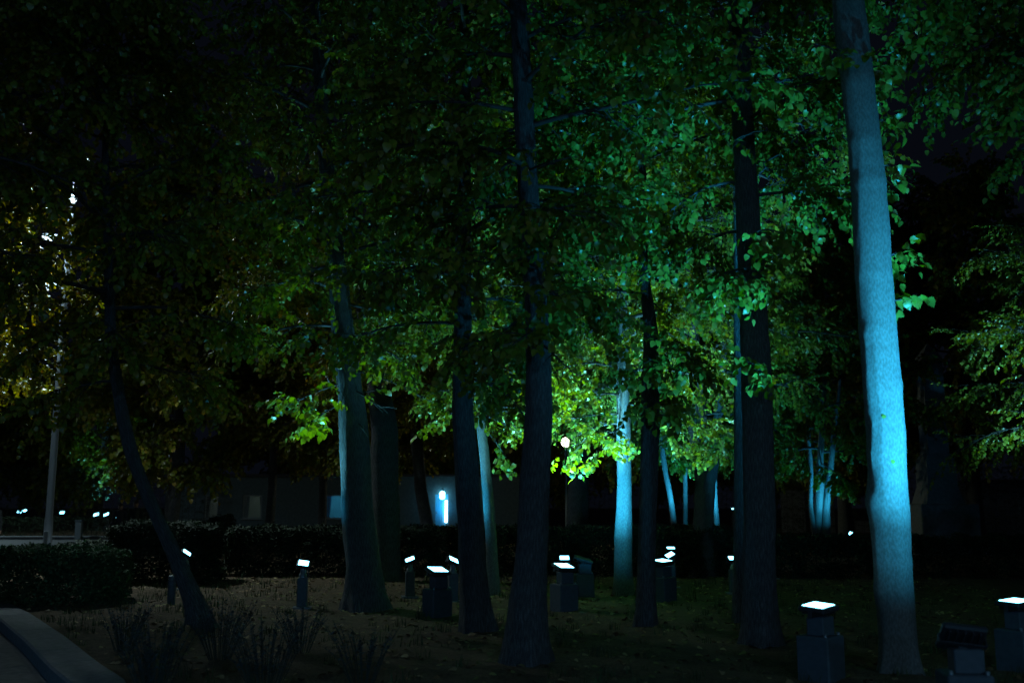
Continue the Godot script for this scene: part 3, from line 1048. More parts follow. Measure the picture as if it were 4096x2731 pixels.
func person(label: String, x: float, y: float, z: float, turn: float, high: float, coat: Color, legs: Color, coat_to: float, stride: float, bag: bool) -> void:
	var t := thing("person", label, "person", Vector3(x, y, z), turn)
	var s := high / 1.75
	var skin := Color(0.36, 0.22, 0.16)
	var hair := Color(0.05, 0.035, 0.025)
	# joints: [from, to, radius, radius]
	var bones: Array = []
	for q in [-1.0, 1.0]:
		var step: float = stride * q
		var hip := Vector3(0.09 * q, 0.9, 0)
		var knee := Vector3(0.095 * q, 0.5, 0.12 * step)
		var ankle := Vector3(0.095 * q, 0.09, 0.22 * step - (0.08 if step < 0.0 else 0.0))
		bones.append([hip, knee, 0.092, 0.06])
		bones.append([knee, ankle, 0.06, 0.042])
		bones.append([ankle + Vector3(0, -0.05, -0.03), ankle + Vector3(0, -0.055, 0.15), 0.042, 0.035])
		var shoulder := Vector3(0.19 * q, 1.41, 0)
		var elbow := Vector3(0.25 * q, 1.13, -0.07 * step)
		var wrist := Vector3(0.245 * q, 0.9, 0.06 - 0.12 * step)
		bones.append([shoulder, elbow, 0.066, 0.05])
		bones.append([elbow, wrist, 0.05, 0.036])
		bones.append([wrist, wrist + Vector3(0, -0.12, 0.02), 0.034, 0.022])
		bones.append([Vector3(0, 1.44, 0), shoulder, 0.07, 0.07])
	bones.append([Vector3(0, 0.93, 0), Vector3(0, 1.12, 0), 0.15, 0.135])
	bones.append([Vector3(0, 1.12, 0), Vector3(0, 1.36, 0), 0.14, 0.155])
	bones.append([Vector3(0, 1.42, 0), Vector3(0, 1.55, 0.01), 0.06, 0.055])
	bones.append([Vector3(0, 1.6, 0.02), Vector3(0, 1.66, 0.0), 0.085, 0.1])
	bones.append([Vector3(0, 1.615, 0.1), Vector3(0, 1.59, 0.115), 0.016, 0.018])
	if coat_to < 0.9:
		bones.append([Vector3(0, 1.0, 0), Vector3(0, coat_to + 0.08, 0), 0.15, 0.19])
	if bag:
		bones.append([Vector3(-0.27, 0.95, -0.02), Vector3(-0.27, 0.8, 0.02), 0.1, 0.11])
	var cell := 0.024
	var low := Vector3(-0.42, -0.02, -0.36)
	var dim := Vector3i(36, 75, 32)
	var field := PackedFloat32Array()
	field.resize(dim.x * dim.y * dim.z)
	field.fill(1.0)
	for bone in bones:
		var a: Vector3 = bone[0]
		var b: Vector3 = bone[1]
		var pad: float = maxf(bone[2], bone[3]) + 0.09
		var lo := ((a.min(b) - Vector3.ONE * pad - low) / cell).floor()
		var hi := ((a.max(b) + Vector3.ONE * pad - low) / cell).ceil()
		var ab := b - a
		var len2 := maxf(ab.length_squared(), 1e-6)
		for i in range(maxi(0, int(lo.x)), mini(dim.x, int(hi.x) + 1)):
			for j in range(maxi(0, int(lo.y)), mini(dim.y, int(hi.y) + 1)):
				for k in range(maxi(0, int(lo.z)), mini(dim.z, int(hi.z) + 1)):
					var p := low + Vector3(i, j, k) * cell
					var w := clampf((p - a).dot(ab) / len2, 0.0, 1.0)
					var d: float = p.distance_to(a + ab * w) - lerpf(bone[2], bone[3], w)
					var at := (i * dim.y + j) * dim.z + k
					var e := field[at]
					var h := maxf(0.03 - absf(e - d), 0.0) / 0.03
					field[at] = minf(e, d) - h * h * 0.0075
	var st := begin()
	var index := {}
	var count := 0
	for i in dim.x - 1:
		for j in dim.y - 1:
			for k in dim.z - 1:
				var sum := Vector3.ZERO
				var hits := 0
				var base := (i * dim.y + j) * dim.z + k
				for e in [[0, 0, 0, 0], [0, 0, 1, 0], [0, 1, 0, 0], [0, 1, 1, 0], [0, 0, 0, 1], [0, 0, 1, 1], [1, 0, 0, 1], [1, 0, 1, 1], [0, 0, 0, 2], [0, 1, 0, 2], [1, 0, 0, 2], [1, 1, 0, 2]]:
					var c: int = base + (e[0] * dim.y + e[1]) * dim.z + e[2]
					var n: int = c + (dim.y * dim.z if e[3] == 0 else (dim.z if e[3] == 1 else 1))
					var u := field[c]
					var v := field[n]
					if (u < 0.0) != (v < 0.0):
						var p := Vector3(e[0], e[1], e[2])
						p[e[3]] += u / (u - v)
						sum += p
						hits += 1
				if hits:
					var p := low + (Vector3(i, j, k) + sum / hits) * cell
					var c := coat
					if p.y > 1.5:
						c = hair if p.y > 1.66 or p.z < 0.0 else skin
					elif p.y < coat_to and not (absf(p.x) > 0.2 and p.y > 0.86):
						c = legs if p.y > 0.1 else Color(0.02, 0.02, 0.02)
					elif absf(p.x) > 0.2 and p.y < 0.9:
						c = skin
					st.set_color(c)
					st.add_vertex(p * s)
					index[base] = count
					count += 1
	for i in range(1, dim.x - 1):
		for j in range(1, dim.y - 1):
			for k in range(1, dim.z - 1):
				var base := (i * dim.y + j) * dim.z + k
				for axis in 3:
					var n: int = base + [dim.y * dim.z, dim.z, 1][axis]
					var u := field[base]
					var v := field[n]
					if (u < 0.0) == (v < 0.0):
						continue
					var b: int = [dim.z, 1, dim.y * dim.z][axis]
					var c: int = [1, dim.y * dim.z, dim.z][axis]
					var q := [base, base - b, base - b - c, base - c]
					if not (index.has(q[0]) and index.has(q[1]) and index.has(q[2]) and index.has(q[3])):
						continue
					var order := [0, 2, 1, 0, 3, 2] if u < 0.0 else [0, 1, 2, 0, 2, 3]
					for o in order:
						st.add_index(index[q[o]])
	obj("body", st, mat.clothing, t)

# ------------------------------------------------------------------ the scene

func _ready() -> void:
	var cam := Camera3D.new()
	cam.name = "camera"
	cam.position = Vector3(0, 1.6, 0)
	cam.rotation_degrees = Vector3(9.214, 0, 0)
	cam.fov = 37.844
	cam.near = 0.1
	cam.far = 800.0
	var lens := CameraAttributesPhysical.new()
	lens.frustum_focal_length = 35.0
	lens.frustum_focus_distance = 16.0
	lens.frustum_near = 0.1
	lens.frustum_far = 800.0
	lens.exposure_aperture = 1.4
	cam.attributes = lens
	add_child(cam)
	cam.current = true
	var around := WorldEnvironment.new()
	around.name = "surroundings"
	var env := Environment.new()
	var sky := Sky.new()
	var air := ProceduralSkyMaterial.new()
	air.sky_top_color = Color(0.022, 0.031, 0.055)
	air.sky_horizon_color = Color(0.022, 0.031, 0.055)
	air.ground_bottom_color = Color(0.012, 0.013, 0.015)
	air.ground_horizon_color = Color(0.022, 0.031, 0.055)
	sky.sky_material = air
	env.background_mode = Environment.BG_SKY
	env.sky = sky
	env.tonemap_mode = Environment.TONE_MAPPER_LINEAR
	env.tonemap_exposure = 1.0
	env.sdfgi_enabled = true
	env.ssao_enabled = true
	env.ssil_enabled = true
	around.environment = env
	add_child(around)
	rough.seed = 3
	rough.frequency = 1.0
	rough.fractal_octaves = 3
	fine.seed = 5
	fine.frequency = 1.0
	fine.fractal_octaves = 2

	make_materials()
	make_foliage()
	build_ground()
	build_pavilion()
	build_far_walls()
	build_monument()

	# path lamps: one mast in view, two unseen masts; the rear globes are added fill
	mast("tall lamp mast with several round lamps on arms beside the path", -11.0, -24.0, 10.4, [[8.99, 1.25, 0.34], [8.03, 2.6, 0.5], [6.8, 2.6, 0.5], [10.1, 0.4, 0.3]], 14.0, Color(0.86, 0.97, 1.0))
	globe_lamp("added fill globe lamp on the path behind the camera, at left", -6.5, 5.0, 9.0)
	globe_lamp("added fill globe lamp behind the camera, at right", 5.5, 9.0, 10.0)
	globe_lamp("added fill globe lamp straight behind the camera", 0.5, 13.0, 11.0)
	mast("unseen tall lamp mast left of the picture, placed to light the far stretch of path", -27.0, -43.5, 9.0, [[8.6, 0.2, 0.5], [8.0, -1.6, 0.5], [7.4, 1.4, 0.5]], 14.0, Color(0.8, 0.95, 1.0))  # out of view, placed to light the far path
	mast("unseen tall lamp mast behind the camera, right of the kerb, placed to light the ground", 7.5, 8.0, 9.0, [[8.6, -1.2, 0.5], [8.0, -2.2, 0.5], [7.4, 1.4, 0.5]], 10.0, Color(0.75, 0.9, 1.0))  # out of view, placed to light the soil and trunk fronts

	# ---- trees of the grove, nearest first
	tree("linden_tree", "bright blue-lit leaning trunk, the nearest tree at right", -9.89, [[3.72, -0.11, 0.19], [3.71, 0.31, 0.171], [3.70, 0.93, 0.183], [3.70, 1.41, 0.186], [3.70, 1.83, 0.188], [3.72, 2.36, 0.188], [3.69, 3.28, 0.182], [3.68, 4.95, 0.176], [3.67, 5.40, 0.170], [3.58, 6.89, 0.162]],
		{top = 13.5, low = 7.2, spread = 2.8, limbs = 22, seed = 1, caught = [[2.42, 1.95], [1.98, 1.6]], bark = "pale_bark", step = 0.06, sides = 40, ridge = 0.006, knots = [[4.85, 1.5, 0.016, 0.05], [5.3, 1.7, 0.012, 0.05], [5.95, 1.4, 0.016, 0.06], [3.9, 1.9, 0.008, 0.05], [2.75, 1.2, 0.014, 0.05], [1.25, 1.6, 0.012, 0.04], [1.05, 1.45, 0.014, 0.035], [3.3, 2.3, 0.012, 0.06], [2.1, 2.6, 0.014, 0.09], [1.62, PI, 0.035, 0.14], [0.75, PI * 0.95, 0.018, 0.1], [5.6, -0.9, 0.012, 0.05]],
		sprigs = [[4.0, Vector3(4.0, 4.15, -10.02), 2, 0.1], [3.55, Vector3(4.0, 3.66, -10.02), 1, 0.1], [5.0, Vector3(3.98, 5.1, -10.02), 2, 0.1], [5.5, Vector3(3.96, 5.6, -10.02), 2, 0.12], [6.05, Vector3(3.9, 6.2, -10.02), 2, 0.12], [6.2, Vector3(3.25, 6.45, -10.0), 2, 0.12], [4.6, Vector3(3.4, 4.75, -10.02), 1, 0.1], [2.75, Vector3(3.95, 2.86, -10.02), 0, 0.1]]})
	tree("linden_tree", "dark upright trunk just left of the bright leaning trunk", -11.74, [[2.83, -0.04, 0.208], [2.84, 0.39, 0.189], [2.87, 1.38, 0.182], [2.91, 3.16, 0.171], [2.90, 3.95, 0.162], [2.87, 5.59, 0.134], [2.85, 7.88, 0.116]],
		{top = 13.0, low = 4.3, spread = 1.9, limbs = 24, seed = 2, step = 0.08, sides = 30, ridge = 0.011, sprigs = [[4.3, Vector3(2.65, 4.1, -11.1), 5, 0.35], [3.3, Vector3(2.75, 3.05, -11.2), 3, 0.25], [4.8, Vector3(3.0, 4.7, -11.1), 5, 0.35], [6.0, Vector3(2.7, 5.8, -11.0), 5, 0.4]]})
	tree("linden_tree", "slimmer dark trunk half hidden behind the dark upright trunk", -14.17, [[3.19, -0.03, 0.144], [3.23, 1.33, 0.122], [3.31, 3.80, 0.107], [3.39, 7.09, 0.084], [3.45, 9.18, 0.073]],
		{top = 12.0, low = 6.0, spread = 2.2, limbs = 18, seed = 3})
	tree("linden_tree", "thick dark furrowed trunk standing in the middle of the view", -10.55, [[0.15, -0.03, 0.222], [0.16, 0.52, 0.190], [0.22, 1.40, 0.163], [0.27, 2.30, 0.152], [0.29, 3.00, 0.133], [0.26, 3.71, 0.118], [0.17, 5.18, 0.110], [0.07, 7.24, 0.099]],
		{top = 12.5, low = 3.5, spread = 2.1, limbs = 36, seed = 4, step = 0.07, sides = 34, ridge = 0.012, floor = 3.0, sprigs = [[3.4, Vector3(0.0, 3.15, -9.8), 5, 0.4], [3.9, Vector3(0.5, 3.6, -9.7), 5, 0.4], [4.5, Vector3(0.05, 4.3, -9.7), 5, 0.45], [5.2, Vector3(0.45, 5.0, -9.7), 5, 0.45], [3.3, Vector3(0.55, 2.95, -10.0), 3, 0.3]]})
	tree("linden_tree", "dark trunk beside the blue block floodlight, left of the middle trunk", -13.12, [[-0.43, -0.02, 0.222], [-0.48, 0.52, 0.182], [-0.54, 1.35, 0.169], [-0.61, 2.19, 0.154], [-0.65, 2.76, 0.144], [-0.66, 3.63, 0.122], [-0.66, 5.44, 0.101]],
		{top = 12.0, low = 3.1, spread = 2.5, limbs = 26, seed = 5, ridge = 0.012, step = 0.08, sides = 28, floor = 2.75})
	tree("linden_tree", "slim trunk lit blue along its left, behind a dark trunk", -18.14, [[-0.32, -0.02, 0.116], [-0.37, 0.87, 0.101], [-0.46, 2.03, 0.098], [-0.56, 2.97, 0.087], [-0.65, 4.01, 0.076]],
		{top = 11.0, low = 3.1, spread = 2.4, limbs = 28, seed = 6, leaf = 0.7, bark = "pale_bark", floor = 2.7, sprigs = [[3.2, Vector3(0.15, 2.75, -17.3), 5, 0.5], [3.4, Vector3(-1.3, 2.95, -17.2), 4, 0.5], [3.0, Vector3(-0.1, 2.4, -17.8), 2, 0.3]]})
	tree("linden_tree", "broad twin-ribbed trunk with a blue-lit left edge, left of centre", -15.71, [[-2.25, -0.03, 0.327], [-2.29, 0.64, 0.275], [-2.43, 1.63, 0.244], [-2.49, 2.81, 0.227], [-2.63, 3.75, 0.187], [-2.80, 5.05, 0.155], [-3.05, 6.93, 0.122]],
		{top = 13.0, low = 3.9, spread = 2.8, limbs = 28, seed = 7, ridge = 0.016, step = 0.09, sides = 32, floor = 3.3, sprigs = [[3.5, Vector3(-3.45, 3.05, -15.2), 6, 0.5], [3.2, Vector3(-3.1, 2.75, -15.0), 5, 0.4], [3.4, Vector3(-1.95, 2.95, -15.0), 5, 0.4], [3.7, Vector3(-1.2, 3.1, -15.1), 4, 0.4], [2.9, Vector3(-2.2, 2.6, -15.2), 2, 0.2]]})
	tree("linden_tree", "grey-blue trunk right behind the broad twin-ribbed trunk", -21.12, [[-2.62, -0.03, 0.324], [-2.66, 1.65, 0.301], [-2.71, 3.23, 0.286], [-2.91, 4.40, 0.214], [-3.17, 5.53, 0.160], [-3.45, 6.79, 0.133]],
		{top = 13.0, low = 4.4, spread = 3.2, limbs = 26, seed = 8, ridge = 0.014})
	tree("young_tree", "thin dark blue trunk leaning left in front of the far lamps", -13.44, [[-4.03, -0.03, 0.176], [-4.13, 0.22, 0.148], [-4.24, 0.48, 0.129], [-4.45, 0.90, 0.104], [-4.79, 1.54, 0.093], [-5.10, 2.20, 0.093], [-5.26, 2.73, 0.088], [-5.48, 3.68, 0.077]],
		{top = 9.0, low = 3.2, spread = 2.6, limbs = 24, seed = 9, floor = 2.45})
	tree("linden_tree", "brightest trunk of the middle, lit white-blue below low green leaves", -18.14, [[1.98, -0.02, 0.177], [1.98, 0.37, 0.159], [2.00, 1.08, 0.156], [2.03, 1.82, 0.137], [2.03, 2.70, 0.127], [2.03, 4.01, 0.112], [2.05, 6.06, 0.090]],
		{top = 12.0, low = 2.9, spread = 2.9, limbs = 40, seed = 10, leaf = 0.68, bark = "pale_bark", floor = 2.45, twigs = 0.12, sprigs = [[2.9, Vector3(0.95, 2.5, -17.1), 7, 0.6], [3.0, Vector3(1.45, 2.35, -16.8), 6, 0.5], [3.2, Vector3(0.75, 2.95, -17.4), 6, 0.6], [2.8, Vector3(2.0, 2.3, -17.2), 3, 0.3], [3.4, Vector3(2.9, 3.0, -17.4), 6, 0.6]]})
	tree("linden_tree", "dark trunk with a slight bend just right of the brightest trunk", -13.67, [[1.78, -0.03, 0.139], [1.82, 1.11, 0.117], [1.87, 1.98, 0.124], [1.91, 3.03, 0.126], [1.94, 3.92, 0.097], [1.86, 4.71, 0.070], [1.85, 5.76, 0.065], [1.86, 7.56, 0.057]],
		{top = 11.0, low = 3.0, spread = 1.8, limbs = 14, seed = 11, ridge = 0.01, step = 0.08, sides = 26, floor = 2.55, sprigs = [[3.0, Vector3(1.85, 2.7, -13.0), 5, 0.4], [3.6, Vector3(1.6, 3.25, -12.9), 6, 0.45], [4.4, Vector3(2.0, 4.1, -13.0), 6, 0.5]]})
	tree("forked_tree", "dark forked trunk in front of the hedge with its right limb lit", -22.61, [[4.21, -0.03, 0.280], [4.28, 1.17, 0.224], [4.34, 1.94, 0.235], [4.38, 2.33, 0.21], [4.40, 2.6, 0.13], [4.3, 4.0, 0.11]],
		{top = 11.5, low = 2.9, spread = 3.3, limbs = 42, seed = 12, leaf = 0.75, floor = 2.5, twigs = 0.12, forks = [[[4.29, 2.1, 0.167], [4.14, 2.97, 0.138], [4.11, 4.10, 0.109], [4.0, 6.0, 0.07]], [[4.47, 2.1, 0.147], [4.62, 2.97, 0.108], [4.76, 4.10, 0.089], [5.0, 6.0, 0.05]]],
		sprigs = [[3.0, Vector3(5.2, 2.75, -21.6), 6, 0.6], [3.0, Vector3(4.1, 2.6, -21.4), 6, 0.6], [2.9, Vector3(5.3, 2.2, -22.0), 4, 0.4], [3.3, Vector3(3.4, 2.9, -21.8), 6, 0.6]]})
	# ---- behind the hedge
	var far := "trees behind the clipped hedge"
	tree("slim_tree", "slim lit trunk leaning left behind the hedge", -30.0, [[4.87, -0.05, 0.11], [4.85, 0.58, 0.090], [4.72, 1.79, 0.084], [4.55, 2.78, 0.078], [4.41, 4.26, 0.066]], {top = 10.0, low = 3.0, spread = 2.6, limbs = 20, seed = 13, leaf = 0.95, bark = "pale_bark", group = far})
	tree("slim_tree", "thin straight blue trunk right of the slim leaning one", -32.0, [[5.46, -0.05, 0.085], [5.48, 0.52, 0.076], [5.53, 2.90, 0.070], [5.58, 4.44, 0.063]], {top = 9.0, low = 3.1, spread = 2.2, limbs = 18, seed = 14, leaf = 0.95, bark = "pale_bark", group = far})
	tree("slim_tree", "thin blue trunk behind the right side of the forked tree", -31.0, [[6.36, -0.05, 0.095], [6.31, 0.55, 0.080], [6.25, 1.69, 0.074], [6.28, 3.67, 0.061]], {top = 9.0, low = 3.0, spread = 2.2, limbs = 18, seed = 15, leaf = 0.95, bark = "pale_bark", group = far})
	tree("linden_tree", "thick unlit trunk behind the hedge below the white globe lamp", -27.0, [[1.74, -0.05, 0.36], [1.74, 0.57, 0.301], [1.78, 2.24, 0.281], [1.82, 3.99, 0.236]], {top = 12.0, low = 3.9, spread = 3.2, limbs = 26, seed = 16, leaf = 1.15, group = far})
	tree("linden_tree", "dark trunk slanting left in front of the lit blue doorway", -30.0, [[-2.37, -0.05, 0.25], [-2.49, 0.77, 0.2], [-2.72, 2.05, 0.185], [-2.89, 3.60, 0.170]], {top = 11.0, low = 3.0, spread = 3.2, limbs = 24, seed = 17, leaf = 0.95, floor = 2.6, group = far})
	tree("multistem_tree", "tree of several blue-lit stems behind the hedge, left of the leaning trunk", -32.0, [[9.68, -0.05, 0.16], [9.64, 0.45, 0.110], [9.72, 1.46, 0.124], [9.83, 2.28, 0.139], [9.85, 3.04, 0.097], [9.99, 4.15, 0.084]], {top = 9.0, low = 2.4, spread = 3.3, limbs = 30, seed = 18, leaf = 0.95, bark = "pale_bark", floor = 1.9, group = far,
		forks = [[[9.55, -0.05, 0.12], [9.58, 0.45, 0.096], [9.47, 1.53, 0.076], [9.55, 2.56, 0.069], [9.51, 4.02, 0.063], [9.3, 6.0, 0.03]], [[9.93, -0.05, 0.2], [9.91, 0.45, 0.165], [9.96, 1.40, 0.124], [10.16, 2.63, 0.097], [10.37, 4.02, 0.084], [10.7, 6.0, 0.03]]]})
	tree("linden_tree", "unlit trunk before the pavilion wall, right of the middle window", -34.0, [[-8.2, -0.05, 0.19], [-8.18, 0.38, 0.160], [-8.11, 1.96, 0.147], [-8.10, 3.13, 0.133]], {top = 11.0, low = 3.1, spread = 3.6, limbs = 26, seed = 19, leaf = 0.95, floor = 2.7, group = far})
	tree("linden_tree", "unlit trunk before the pavilion, just left of its third window", -34.0, [[-6.4, -0.05, 0.18], [-6.39, 0.38, 0.146], [-6.39, 2.40, 0.133], [-6.41, 3.87, 0.119]], {top = 12.0, low = 3.3, spread = 3.4, limbs = 26, seed = 20, leaf = 0.95, floor = 2.9, group = far})
	# ---- crowns that reach in from the sides
	tree("linden_tree", "tree at the left edge whose leaves hang before the lamp mast", -20.5, [[-12.2, -0.05, 0.26], [-12.1, 3.0, 0.2], [-12.0, 6.0, 0.15]], {top = 13.0, low = 3.4, spread = 2.9, limbs = 42, seed = 21, floor = 2.7, twigs = 0.12})
	tree("linden_tree", "tree left of the frame with an unlit crown over the kerb", -11.5, [[-7.6, -0.05, 0.25], [-7.5, 3.0, 0.2], [-7.4, 6.0, 0.15]], {top = 13.0, low = 4.6, spread = 4.0, limbs = 36, seed = 22, floor = 4.3})
	tree("linden_tree", "tree right of the frame whose dark crown fills the upper right corner", -11.3, [[7.2, -0.05, 0.25], [7.1, 3.0, 0.2], [7.1, 6.0, 0.15]], {top = 12.5, low = 6.2, spread = 2.6, limbs = 36, seed = 23, leaf = 0.8, floor = 5.6})
	tree("fine_leaved_tree", "fine-leaved tree at the right edge with low dimly lit branches", -16.2, [[10.2, -0.05, 0.2], [10.1, 3.0, 0.16], [10.1, 5.0, 0.1]], {top = 7.0, low = 2.0, spread = 2.9, limbs = 26, seed = 29, leaf = 0.5, floor = 1.5, twigs = 0.1})
	tree("linden_tree", "unlit tree behind the monument at the right", -37.0, [[17.0, -0.05, 0.3], [17.0, 4.0, 0.22], [17.1, 7.0, 0.16]], {top = 14.0, low = 3.6, spread = 4.2, limbs = 28, seed = 24, leaf = 1.4, group = far})
	tree("linden_tree", "unlit tree between the monument and the many-stemmed tree", -40.0, [[13.2, -0.05, 0.3], [13.2, 4.0, 0.22], [13.3, 7.0, 0.16]], {top = 14.0, low = 3.2, spread = 4.2, limbs = 28, seed = 25, leaf = 1.4, group = far})
	tree("linden_tree", "unlit tree left of the pavilion windows, rising over the hedge end", -33.0, [[-11.2, -0.05, 0.25], [-11.0, 3.0, 0.2], [-11.0, 6.0, 0.15]], {top = 13.0, low = 2.9, spread = 4.0, limbs = 30, seed = 26, leaf = 1.3, floor = 2.4, group = far})
	tree("linden_tree", "unlit tree beyond the path lamps at the far left", -62.0, [[-25.5, -0.05, 0.3], [-25.4, 3.0, 0.24], [-25.2, 7.0, 0.18]], {top = 13.0, low = 2.8, spread = 5.0, limbs = 30, seed = 27, leaf = 1.8, floor = 1.8, group = far})
	tree("linden_tree", "unlit tree above the double far lamp at the left edge", -64.0, [[-33.0, -0.05, 0.3], [-33.0, 3.0, 0.24], [-33.2, 7.0, 0.18]], {top = 13.0, low = 2.6, spread = 5.0, limbs = 30, seed = 28, leaf = 1.8, floor = 1.6, group = far})
	var back := [[-14.0, "unlit tree behind the left end of the pavilion roof"], [-7.5, "unlit tree behind the middle of the pavilion roof"], [-1.5, "unlit tree behind the lit doorway"], [4.5, "unlit tree far behind the white globe lamp"], [11.0, "unlit tree far behind the slim lit trunks"], [20.5, "unlit tree far behind the garden wall"]]
	for i in back.size():
		var x: float = back[i][0]
		tree("linden_tree", back[i][1], -70.0 + (i % 2) * 3.0, [[x, -0.05, 0.3], [x + 0.1, 3.0, 0.24], [x, 7.0, 0.18]], {top = 13.5, low = 3.0, spread = 5.0, limbs = 28, seed = 30 + i, leaf = 1.9, floor = 2.2, group = "trees behind the pavilion"})

	# ---- floodlights: x, z, turn, which way the face tips, how far, energy, half angle of the beam, what it is aimed at
	box_flood("block floodlight with a level face, nearest, left of the bright leaning trunk", 2.86, -9.56, 0.785, -1.57, 0.1, 3.0, 22.0, Vector3(3.6, 7.0, -8.3))
	box_flood("block floodlight cut by the right edge of the picture", 4.93, -10.01, 0.5, -2.2, 0.06, 1.5, 20.0, Vector3(4.3, 6.0, -9.6))
	box_flood("block floodlight seen from behind, right of the leaning trunk's foot", 3.28, -7.51, -0.12, 1.3, 0.75, 0.0)
	box_flood("unseen block floodlight outside the picture, placed to light the leaning trunk from the front right", 4.62, -7.4, 0.3, 2.0, 0.8, 98.0, 26.5, Vector3(3.8, 2.82, -9.8), 0.2, BLUE)  # out of view, placed to light the leaning trunk
	box_flood("blue-sided block floodlight left of a dark trunk", -1.07, -14.65, 0.6, -0.8, 0.26, 15.0, 32.0, Vector3(-1.3, 6.0, -15.3))
	slim_flood("slim floodlight on a round neck right behind the blue-sided block", -0.97, -16.74, 0.3, -0.5, 0.62, 22.0, 38.0, Vector3(-0.6, 4.4, -17.6))
	slim_flood("slim floodlight between the broad trunk and the blue-sided block", -1.76, -17.6, 0.2, -2.2, 0.5, 11.0, 24.0, Vector3(-0.5, 1.9, -18.05), 0.62, 0.2, BLUE)
	slim_flood("slim floodlight standing alone left of the broad twin-ribbed trunk", -3.24, -15.8, 0.1, -1.2, 0.55, 30.0, 24.0, Vector3(-2.85, 3.0, -15.1), 0.66, 0.16)
	slim_flood("slim floodlight touching the left side of the dark upright trunk", 3.98, -18.31, 0.0, -1.57, 0.4, 22.0, 36.0, Vector3(3.7, 6.0, -20.0), 0.6)
	box_flood("block floodlight with a slanting face, right of the middle trunk", 0.79, -15.53, 0.5, -0.9, 0.25, 80.0, 24.0, Vector3(1.95, 2.1, -18.1), 0.12, BLUE)
	slim_flood("slim floodlight peeping over the slanting-faced block", 0.89, -17.26, 0.0, -1.57, 0.42, 95.0, 42.0, Vector3(1.2, 4.0, -17.3))
	box_flood("block floodlight with its tilted head turned away, before the hedge", 1.24, -17.65, 0.1, -0.4, 0.3, 0.0)
	box_flood("block floodlight with a thin face, right of the bent dark trunk", 2.50, -16.88, 0.7, -1.3, 0.12, 44.0, 42.0, Vector3(2.7, 5.0, -16.8))
	slim_flood("slim floodlight with a tipped face just above the thin-faced block", 3.04, -19.52, 0.3, -2.2, 0.6, 44.0, 42.0, Vector3(3.6, 5.0, -20.3), 0.6)
	slim_flood("slim floodlight near the hedge, highest of the three in a column", 3.28, -20.97, 0.0, -1.57, 0.22, 34.0, 42.0, Vector3(3.2, 5.0, -21.2))
	slim_flood("unseen slim floodlight behind the dark upright trunk, placed to light the right limb of the forked tree", 5.55, -21.8, 0.0, 2.6, 0.3, 26.0, 26.0, Vector3(4.7, 2.8, -22.5), 0.66, 0.3, BLUE)  # unseen, placed to light the forked tree's right limb
	slim_flood("slim floodlight with a tilted face right of the thin leaning trunk", -6.15, -19.17, 0.3, -0.2, 0.7, 4.0, 30.0, Vector3(-6.4, 4.0, -20.4))
	slim_flood("low floodlight in front of the slim leaning trunk, behind the hedge", 4.95, -28.9, 0.0, 1.5, 0.2, 16.0, 26.0, Vector3(4.75, 2.4, -29.95), 0.66, 0.3, BLUE)
	slim_flood("unseen low floodlight behind the forked tree, placed to light the thin trunks beyond the hedge", 6.0, -29.4, 0.0, 1.5, 0.3, 18.0, 30.0, Vector3(5.9, 2.6, -31.5), 0.66, 0.3, BLUE)  # unseen, placed to light two thin trunks behind the hedge
	slim_flood("bright tilted floodlight on the hedge line left of the leaning trunk", 10.28, -30.8, 0.2, -2.6, 0.7, 11.0, 30.0, Vector3(9.8, 2.2, -31.9), 0.66, 0.3, BLUE)
	slim_flood("small blue floodlight far off between the forked tree and the dark trunk", 12.7, -58.0, 0.0, -1.5, 0.4, 12.0, 36.0, Vector3(12.2, 4.0, -60.0), 1.25)
	slim_flood("unseen slim floodlight outside the picture, placed to light the fine-leaved tree at right", 8.9, -15.2, 0.0, -1.57, 0.2, 42.0, 38.0, Vector3(8.6, 3.0, -15.9))  # out of view, placed to light the low branches at right
	var row := [[-37.2, -76.2, "far floodlight, leftmost of the row beyond the path"], [-42.5, -88.0, "bright far floodlight beside the leftmost one"], [-30.8, -69.1, "far floodlight just right of the lamp mast's pole"], [-23.95, -58.2, "small far floodlight above the grey post"], [-23.3, -58.0, "wide bright far floodlight right of the grey post"], [-20.5, -52.7, "far floodlight at the right end of the row beyond the path"], [-35.9, -76.2, "dim blue far floodlight just left of the lamp mast's pole"]]
	for i in row.size():
		var lamp := slim_flood(row[i][2], row[i][0], row[i][1], 0.2, -1.2 - 0.2 * i, 0.7, 12.0, 42.0, Vector3(row[i][0], 5.0, row[i][1] - 1.5), 0.48)
		lamp.scale = Vector3.ONE * (1.9 if i != 6 else 1.0)
	# unlit post by the thin leaning trunk, and the grey post on the far kerb
	var p := thing("ribbed_bollard", "dark round bollard with a ribbed cap beside the thin leaning trunk", "bollard", Vector3(-5.48, 0, -16.45))
	var st := begin()
	lathe(st, Transform3D.IDENTITY, [[0.062, -0.05], [0.062, 0.37]], 18)
	obj("post", st, mat.cast_block, p)
	var cap := begin()
	lathe(cap, Transform3D.IDENTITY, [[0.05, 0.37], [0.05, 0.385], [0.066, 0.386], [0.066, 0.4], [0.05, 0.401], [0.05, 0.415], [0.066, 0.416], [0.066, 0.43], [0.04, 0.445], [0.0, 0.45]], 18)
	obj("cap", cap, mat.grey_metal, p)
	p = thing("grey_post", "square grey post at the far kerb beyond the lamp mast", "bollard", Vector3(-20.5, -0.1, -47.9))
	obj("post", block(Vector3(0, 0.42, 0), Vector3(0.3, 0.84, 0.24), 0.03), mat.grey_metal, p)
	obj("cap", block(Vector3(0, 0.87, 0), Vector3(0.36, 0.06, 0.3), 0.02), mat.cast_block, p)

	# the white globe lamp in the leaves and the small lamp at the left
	globe_lamp("white globe park lamp shining through the low leaves", 2.16, -40.0, 6.0, Color(0.95, 1.0, 0.85))
